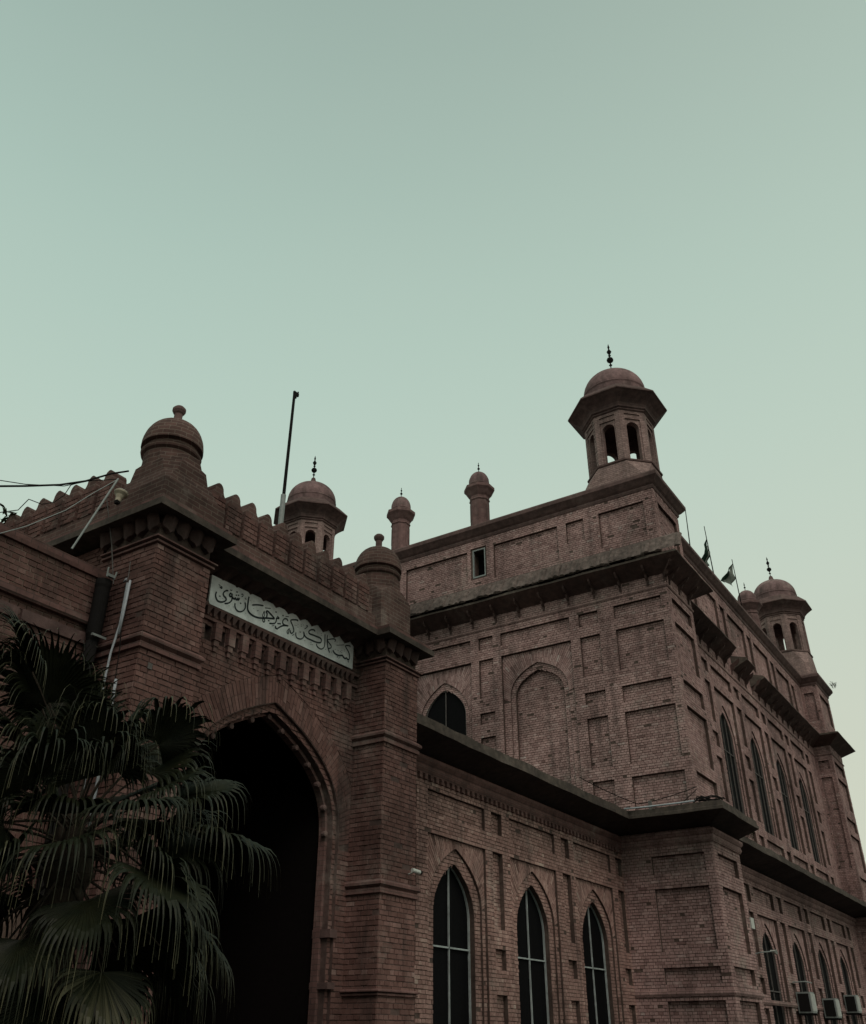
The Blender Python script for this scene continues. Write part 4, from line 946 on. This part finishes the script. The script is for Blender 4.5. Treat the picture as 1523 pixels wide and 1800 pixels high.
cable([(6.76, 9.74, 8.56), (6.41, 9.74, 8.14), (6.06, 9.74, 7.69), (5.58, 9.74, 7.22), (5.28, 9.74, 6.98), (2, 9.74, 4.9)], .007, 'pale grey wire sagging across the battlements', mat='grey')
cable([(6.78, 9.95, 8.3), (6.95, 9.86, 7.6), (7.02, 9.75, 7.0)], .008, 'thin brown wire hanging down the pier side', mat='wood')
cable([(7.0, 9.45, 7.25), (6.99, 9.42, 7.05), (6.97, 9.40, 6.93)], .006, 'short curved wire above the grey conduits', mat='wood')
m = MB(); m.tube([(6.62, 9.55, 8.42), (6.20, 9.62, 7.14)], .014, 8); tag(m.build('strut', 'grey'), 'pale metal strut leaning from the battlements to the low roof', 'strut')
# flood lamp on the cornice
t = thing('flood_lamp', 'small beige flood lamp perched on the porch cornice', 'lamp', (6.75, 9.6, 8.06))
m = MB(); m.lathe([(.045, 0), (.05, .06), (.075, .12), (.115, .16), (.12, .185)], (0, 0, 0), 14); lo = m.build('housing', 'beige', t); lo.matrix_basis = Matrix.Translation((6.70, 9.58, 8.10)) @ Matrix.Rotation(R(14), 4, 'Y') @ Matrix.Scale(.85, 4)
m = MB(); m.lathe([(.105, .186), (.112, .20), (.06, .23), (.01, .235)], (0, 0, 0), 14); lo = m.build('cap', 'white', t); lo.matrix_basis = Matrix.Translation((6.70, 9.58, 8.10)) @ Matrix.Rotation(R(14), 4, 'Y') @ Matrix.Scale(.85, 4)
m = MB(); m.box((6.67, 9.55, 8.061), (6.73, 9.61, 8.11)); m.build('bracket', 'iron', t)
# rainwater hopper and down pipe in the corner
t = thing('drain_pipe', 'wide black rainwater pipe with hopper in the corner left of the pier', 'pipe', (6.85, 9.72, 0))
m = MB(); m.lathe([(.02, 6.98), (.105, 6.98), (.11, 6.9), (.10, 6.85), (.098, 6.2), (.075, 6.1)], (6.86, 9.74, 0), 18); m.build('hopper', 'iron', t, smooth=False)
m = MB(); m.lathe([(.075, 6.12), (.075, 0)], (6.86, 9.74, 0), 16); m.build('down_pipe', 'iron', t, smooth=True)
m = MB(); m.box((6.76, 9.62, 6.14), (6.98, 9.65, 6.17)); m.build('clamp', 'grey', t)
m = MB(); m.tube([(6.8, 9.62, 6.99), (6.79, 9.60, 7.12)], .012, 6); m.tube([(6.92, 9.62, 6.99), (6.93, 9.6, 7.10)], .012, 6); m.box((6.8, 9.6, 7.0), (6.92, 9.64, 7.04)); m.build('clip', 'grey', t)
def pipe(pts, r, label, mat='pvc'):
    m = MB(); m.tube(pts, r, 8); return tag(m.build('conduit', mat, smooth=True), label, 'conduit', 'conduits on the pier')
pipe([(7.0, 9.50, 6.96), (6.985, 9.44, 6.98), (6.98, 9.40, 6.9), (6.97, 9.38, 6.3), (6.94, 9.42, 5.9), (6.92, 9.42, 5.3), (6.92, 9.42, 2)], .016, 'long bent pale conduit on the porch pier')
pipe([(6.98, 9.35, 6.93), (6.965, 9.345, 6.45), (6.955, 9.35, 6.15)], .017, 'short thick grey conduit at the top of the pier')
pipe([(6.96, 9.24, 5.52), (6.955, 9.23, 5.3), (6.95, 9.22, 2)], .02, 'lower straight grey conduit nearest the pier corner')
cable([(6.96, 9.32, 6.2), (6.955, 9.27, 5.9), (6.96, 9.26, 5.5)], .007, 'thin black wire joining two grey conduits on the pier')
cable([(6.75, 9.62, 6.0), (6.6, 9.7, 5.6), (6.3, 9.8, 4.9)], .009, 'thin wire slanting down across the black drain pipe')
m = MB(); m.add([(7.20, 8.985, 5.69), (7.27, 8.985, 5.69), (7.27, 8.985, 5.77), (7.20, 8.985, 5.77), (7.20, 8.975, 5.69), (7.27, 8.975, 5.69), (7.27, 8.975, 5.77), (7.20, 8.975, 5.77)], [(4,5,6,7),(0,1,5,4),(1,2,6,5),(2,3,7,6),(3,0,4,7)])
tag(m.build('wall_plate', 'wood'), 'tiny square plate on the left pier below its moulding', 'plate')
# security camera on the right pier
t = thing('security_camera', 'small white security camera on the edge of the right pier', 'camera', (13.2, 8.95, 4.0))
m = MB(); m.tube([(13.02, 8.84, 4.02), (13.18, 8.80, 4.0)], .035, 10); m.build('body', 'white', t)
m = MB(); m.tube([(13.181, 8.80, 4.0), (13.22, 8.79, 3.995)], .03, 10); m.build('lens', 'iron', t)
m = MB(); m.tube([(13.1, 8.86, 4.0), (13.12, 8.98, 3.98)], .012, 6); m.build('mount', 'white', t)
# junction box and lamp on the recessed lower front
t = thing('junction_box', 'pale green box on the wall beside the first lower window', 'box', (31.2, 8.45, 4.78))
m = MB(); m.box((31.02, 8.38, 4.62), (31.36, 8.54, 4.93)); m.build('casing', 'white', t)
m = MB(); m.tube([(31.1, 8.5, 4.93), (31.05, 8.5, 5.6)], .02, 6); m.tube([(31.2, 8.5, 4.62), (31.22, 8.5, 4.0)], .02, 6); m.build('cord', 'grey', t)
t = thing('street_lamp', 'white lamp head on a short arm in front of the first lower window', 'lamp', (31.3, 8.5, 3.95))
m = MB(); m.add([(31.280, 7.878, 3.992), (31.418, 7.857, 4.025), (31.720, 7.906, 3.954), (31.720, 8.016, 3.954), (31.418, 8.054, 4.025), (31.280, 8.016, 3.992), (31.307, 7.906, 3.954), (31.665, 7.923, 3.915), (31.665, 8.000, 3.915), (31.307, 8.000, 3.954)],
      [(0,1,4,5),(1,2,3,4),(0,6,7,2,1),(5,4,3,8,9),(6,9,8,7),(0,5,9,6),(2,7,8,3)]); m.build('lamp_head', 'white', t)
m = MB(); m.tube([(31.32, 7.95, 3.98), (31.1, 8.25, 3.95), (31.0, 8.6, 3.88)], .018, 6); m.build('arm', 'grey', t)
# air conditioners
for i, (x, z, lab) in enumerate(((35.8, 2.42, 'air conditioner under the second lower window, nearest of three'), (39.5, 2.34, 'air conditioner under the third lower window, middle of three'), (43.4, 2.58, 'air conditioner at the frame edge, farthest of three'))):
    t = thing('air_conditioner', lab, 'air conditioner', (x, 8.4, z), 'air conditioners on the lower front')
    m = MB(); m.box((x-.30, 8.05, z), (x+.30, 8.5, z+.62)); m.build('casing', 'grey', t)
    m = MB()
    for k in range(7): m.box((x-.275+.08*k, 8.02, z+.05), (x-.24+.08*k, 8.049, z+.57))
    m.build('grille', 'white', t)
    m = MB(); m.box((x-.325, 8.10, z+.05), (x-.301, 8.45, z+.57)); m.build('dark_side_panel', 'iron', t)  # near-black sheet over the left side of the casing
    m = MB(); m.box((x-.27, 8.06, z-.06), (x-.23, 8.55, z-.001)); m.build('bracket', 'iron', t)
    m = MB(); m.box((x+.23, 8.06, z-.06), (x+.27, 8.55, z-.001)); m.build('bracket', 'iron', t)
    if i == 0:
        m = MB(); m.tube([(x-.5, 8.5, z+.9), (x-.4, 8.1, z+.92), (x+.25, 8.05, z+.9)], .02, 6); m.build('shade_rail', 'grey', t)
# pipes and coils lying on the lower eaves
m = MB(); m.tube([(23.9, 9.35, 7.02), (24.03, 8.9, 7.03), (24.02, 7.9, 7.02), (24.03, 7.45, 7.03)], .022, 8); tag(m.build('eave_pipe', 'pvc', smooth=True), 'pale pipe lying along the lower corner eave', 'pipe')
m = MB(); m.box((24.02, 8.62, 6.94), (24.10, 8.70, 7.18)); tag(m.build('pipe_block', 'wood'), 'small wooden block holding the pipe on the eave', 'block')
cc = MB()
for k in range(5):
    r_ = .10+.03*random.random(); cx, cy = 24.12+.3*random.random(), 7.25-.05*k
    cc.tube([(cx+.16*math.cos(a), cy+.30*math.sin(a), 7.02+.015*k+.03*math.sin(a*3+k)+.09*(1+math.sin(a))*.5) for a in [i*math.pi/6 for i in range(12)]], .014, 5)
cc.tube([(24.1, 7.5, 7.0), (24.2, 7.3, 7.16), (24.6, 7.1, 7.1), (25.3, 6.95, 6.98)], .02, 6)
tag(cc.build('cable_coil', 'iron'), 'tangled coil of black cable heaped on the eave corner', 'cable')
cable([(22.4, 9.9, 7.62), (24.9, 9.3, 7.32), (25.72, 7.85, 7.78)], .012, 'thin black wire drooping along the hall wall above the eave', sag=.04)
cable([(25.76, 9.3, 7.4), (25.7, 8.5, 7.25), (25.72, 7.85, 7.72)], .01, 'second thin wire looped lower along the hall wall')
for k, z in enumerate((7.0, 7.12)):
    m = MB(); m.tube([(48.3, 6.9, z), (52.9, 6.9, z+.02)], .03, 6); tag(m.build('roof_pipe', 'grey'), ('lower of two grey pipes at the far eave', 'upper of two grey pipes at the far eave')[k], 'pipe')
# ragged weeds on ledges
def weed(name, c, n, size, label, cat='plant', spread=.3, thin=False):
    t = MB()
    st = MB()
    for k in range(n):
        a = random.uniform(0, 6.28); l = size*random.uniform(.5, 1); p0 = Vector(c)+Vector((random.uniform(-spread, spread)*.3, random.uniform(-spread, spread)*.3, 0))
        p1 = p0+Vector((math.cos(a)*spread*l, math.sin(a)*spread*l, l)); st.tube([p0, p0.lerp(p1, .5)+Vector((0, 0, .06*l)), p1], .006, 4)
        for j in range(9):
            q = p0.lerp(p1, .35+.65*random.random()); d = Vector((random.gauss(0, 1), random.gauss(0, 1), random.gauss(.2, .6))).normalized(); w = d.cross(Vector((0, 0, 1))).normalized()
            L = size*.25*random.uniform(.6, 1.2); t.add([tuple(q), tuple(q+d*L*.5+w*L*.17), tuple(q+d*L), tuple(q+d*L*.5-w*L*.17)], [(0, 1, 2, 3)], random.random())
    r_ = thing(name, label, cat, c); st.build('stem', 'bark', r_); o = t.build('foliage', 'weed', r_); o['kind'] = 'stuff'; return r_
weed('wall_shrub', (7.3, 12.9, 8.5), 22, .7, 'leafy shrub growing behind the left battlements', spread=1.0)
weed('wall_weed', (51.9, 7.5, 18.3), 9, .42, 'small dark weed sprouting from the far roof cornice', spread=.4)
weed('ledge_weed', (29.4, 7.75, 6.95), 16, .4, 'low green weeds on the ledge beyond the corner eave', spread=.8)

# ================================================================== FAN PALM
random.seed(23)
palm = thing('fan_palm', 'dark fan palm with drooping fringed fronds at lower left', 'palm tree', (5.25, 7.1, 0))
CR = Vector((5.20, 7.1, 3.2))
m = MB(); prof = []
for i in range(27):
    z = CR.z*i/26; prof.append((.17+.03*math.sin(i*1.7)+(.02 if i % 2 else 0), z))
m.lathe(prof, (CR.x+.03, CR.y, 0), 14); m.build('trunk', 'bark', palm)
def frond(base, dirv, plen, blade, nseg=42, spread=205, tilt=0.0, up=None, droop=1.0, dry=0.0):
    """petiole, then a fan of folded segments whose split tips hang down"""
    dirv = dirv.normalized(); st = MB(); lf = MB()
    P = []
    for i in range(7):
        t = i/6; q = base+dirv*plen*t; q.z -= .22*plen*t*t; P.append(q)
    st.tube(P, .014, 5, r2=.008)
    hub = P[-1]; ax = (P[-1]-P[-2]).normalized()
    side = ax.cross(up if up is not None else Vector((0, 0, 1))).normalized(); nrm = side.cross(ax).normalized()
    nrm = (nrm+side*tilt).normalized(); side = ax.cross(nrm).normalized()
    for k in range(nseg):
        th = R(-spread/2+spread*k/(nseg-1)); L = blade*.82*(.80+.2*math.cos(th*.8))*random.uniform(.86, 1.06)
        d = (ax*math.cos(th)+side*math.sin(th)).normalized()
        w = nrm.cross(d).normalized(); cup = .18+.10*abs(math.sin(th))
        ti = min(1, max(0, random.gauss(.25+dry, .10)))
        p = hub+Vector((0, 0, 0)); dd = (d+nrm*cup*.6).normalized(); seg = 12; split = random.uniform(.46, .60)
        pts = [p.copy()]; vel = dd.copy()
        hang = random.uniform(.75, 1.25)*droop
        for i in range(seg):
            t = (i+1)/seg
            if t > split: vel = (vel+Vector((0, 0, -1))*(.25+(t-split)*3.0)*hang).normalized()
            else: vel = (vel+Vector((0, 0, -1))*.02*hang).normalized()
            p = p+vel*(L*1.35/seg); pts.append(p.copy())
        o = len(lf.v); step = R(spread/(nseg-1)); tipdry = random.uniform(.1, 1.0)
        for i, q in enumerate(pts):
            t = i/seg; rr = L*1.35*t
            wd_ = .005+min(rr*step*.5, .019) if t < split else .017*max(.09, (1-(t-split)/(1-split))**1.9)
            lf.v += [tuple(q-w*wd_), tuple(q+nrm*wd_*.55*(1 if t < .9 else .3)), tuple(q+w*wd_)]
        for i in range(seg):
            a = o+i*3; tt = ti+max(0, (i/seg-.5)*2)*tipdry
            lf.f += [(a, a+1, a+4, a+3), (a+1, a+2, a+5, a+4)]; lf.t += [min(1, tt)]*2
    f = lf.build('frond', 'leaf', palm); s_ = st.build('petiole', 'bark', None); s_.parent = f
    return f
def toward(x, y, z): return Vector((x, y, z))-CR
# fronds the photograph shows (hub targets), then the rest of the crown
L_ = [((5.94, 6.20, 3.12), .85, 200, .1), ((5.77, 7.05, 2.62), .95, 190, -.2), ((5.0, 7.75, 2.75), .9, 180, .2), ((5.55, 6.5, 4.05), .72, 210, -.5),
      ((4.55, 7.1, 4.35), .85, 210, .3), ((4.7, 7.5, 4.0), .85, 200, 0), ((5.15, 6.9, 4.05), .95, 220, .6), ((5.75, 6.3, 3.6), .8, 200, .5), ((5.55, 6.8, 3.3), .8, 200, 0),
      ((4.35, 7.6, 3.7), .9, 200, .2), ((4.9, 6.9, 3.3), .85, 200, 0), ((5.3, 6.2, 2.75), .9, 190, 0), ((4.3, 7.9, 3.0), .9, 190, .1), ((4.7, 7.4, 2.5), .9, 180, 0), ((6.1, 6.7, 2.6), .8, 180, .2)]
L_ += [((4.30, 7.2, 4.75), .8, 170, -.4), ((4.15, 7.6, 4.6), .8, 170, .5), ((4.62, 7.35, 4.55), .75, 170, -.8), ((4.9, 7.2, 4.35), .7, 190, .9), ((5.0, 6.6, 3.9), .75, 200, -.9)]
for (h_, bl, sp_, ti_) in L_:
    v = toward(*h_); ln = v.length; v = (v+Vector((0, 0, .22*ln))).normalized()
    frond(CR+Vector((random.uniform(-.05, .05), random.uniform(-.05, .05), random.uniform(-.1, .1))), v, ln, bl, spread=sp_, tilt=ti_, dry=random.uniform(0, .12), droop=.45 if h_[2] > 4.2 else 1.0)
for k in range(44):
    a = k*2.399; el = R(72-k*3.1); v = Vector((math.cos(a)*math.cos(el), math.sin(a)*math.cos(el), math.sin(el)))
    frond(CR+Vector((0, 0, -.01*k)), v, random.uniform(.65, 1.0), random.uniform(.7, .9), spread=random.uniform(175, 215), tilt=random.gauss(0, .75), dry=random.choice((.1, .15, .35)) if el < -.5 else .1 if el < -.1 else 0, droop=1.0+.5*(el < -.2))

# ================================================================== UNSEEN TREES ADDED BEHIND THE CAMERA TO SHADE THE WALLS
tl = MB(); rnd = random.Random(3)
cl = [(Vector((rnd.gauss(0, 2.2), rnd.gauss(0, 2.2), 7.5+rnd.gauss(0, 1.9))), rnd.uniform(1.0, 1.9)) for _ in range(26)]
for i in range(5200):
    c_, r_ = rnd.choice(cl); d = Vector((rnd.gauss(0, 1), rnd.gauss(0, 1), rnd.gauss(0, 1))).normalized(); q = c_+d*r_*rnd.uniform(.5, 1)
    a = Vector((rnd.gauss(0, 1), rnd.gauss(0, 1), rnd.gauss(0, .6))).normalized(); b_ = a.cross(Vector((rnd.gauss(0, 1), rnd.gauss(0, 1), rnd.gauss(0, 1)))).normalized()
    L = rnd.uniform(.16, .34); tl.add([tuple(q-a*L), tuple(q-b_*L*.45), tuple(q+a*L), tuple(q+b_*L*.45)], [(0, 1, 2, 3)], rnd.random()*.5)
crown_me = tl.mesh('crown', 'weed')
tk = MB(); tk.lathe([(.38, 0), (.30, .6), (.26, 2), (.22, 4.2), (.15, 6.5), (.05, 8.5)], (0, 0, 0), 10)
for k in range(7):
    c_ = cl[k*3][0]; tk.tube([(0, 0, 3.6+.3*k), (c_.x*.5, c_.y*.5, (c_.z+4.5)*.5), tuple(c_)], .11, 6, r2=.03)
trunk_me = tk.mesh('trunk', 'bark')
for k, (az, dist, s_) in enumerate([(-140, 15, 1.05), (-162, 15, 1.1), (176, 14, 1.0), (155, 15, 1.1)]):
    t = thing('unseen_shade_tree', ('added shade tree out of view at the back left corner of the forecourt', 'added shade tree out of view, second from the back left corner of the forecourt', 'added shade tree out of view beside the low left building, outer one', 'added shade tree out of view, closest to the low left building')[k], 'tree', (0, 0, 0), 'added unseen trees that block light')
    x, y = dist*math.cos(R(az)), dist*math.sin(R(az)); t.location = (x, y, 0); t.rotation_euler = (0, 0, k*1.3); t.scale = (s_*1.15, s_*1.15, s_)
    for me in (crown_me, trunk_me):
        o = bpy.data.objects.new(me.name.split('.')[0], me); COL.objects.link(o); o.parent = t
        if me is crown_me: o['kind'] = 'stuff'
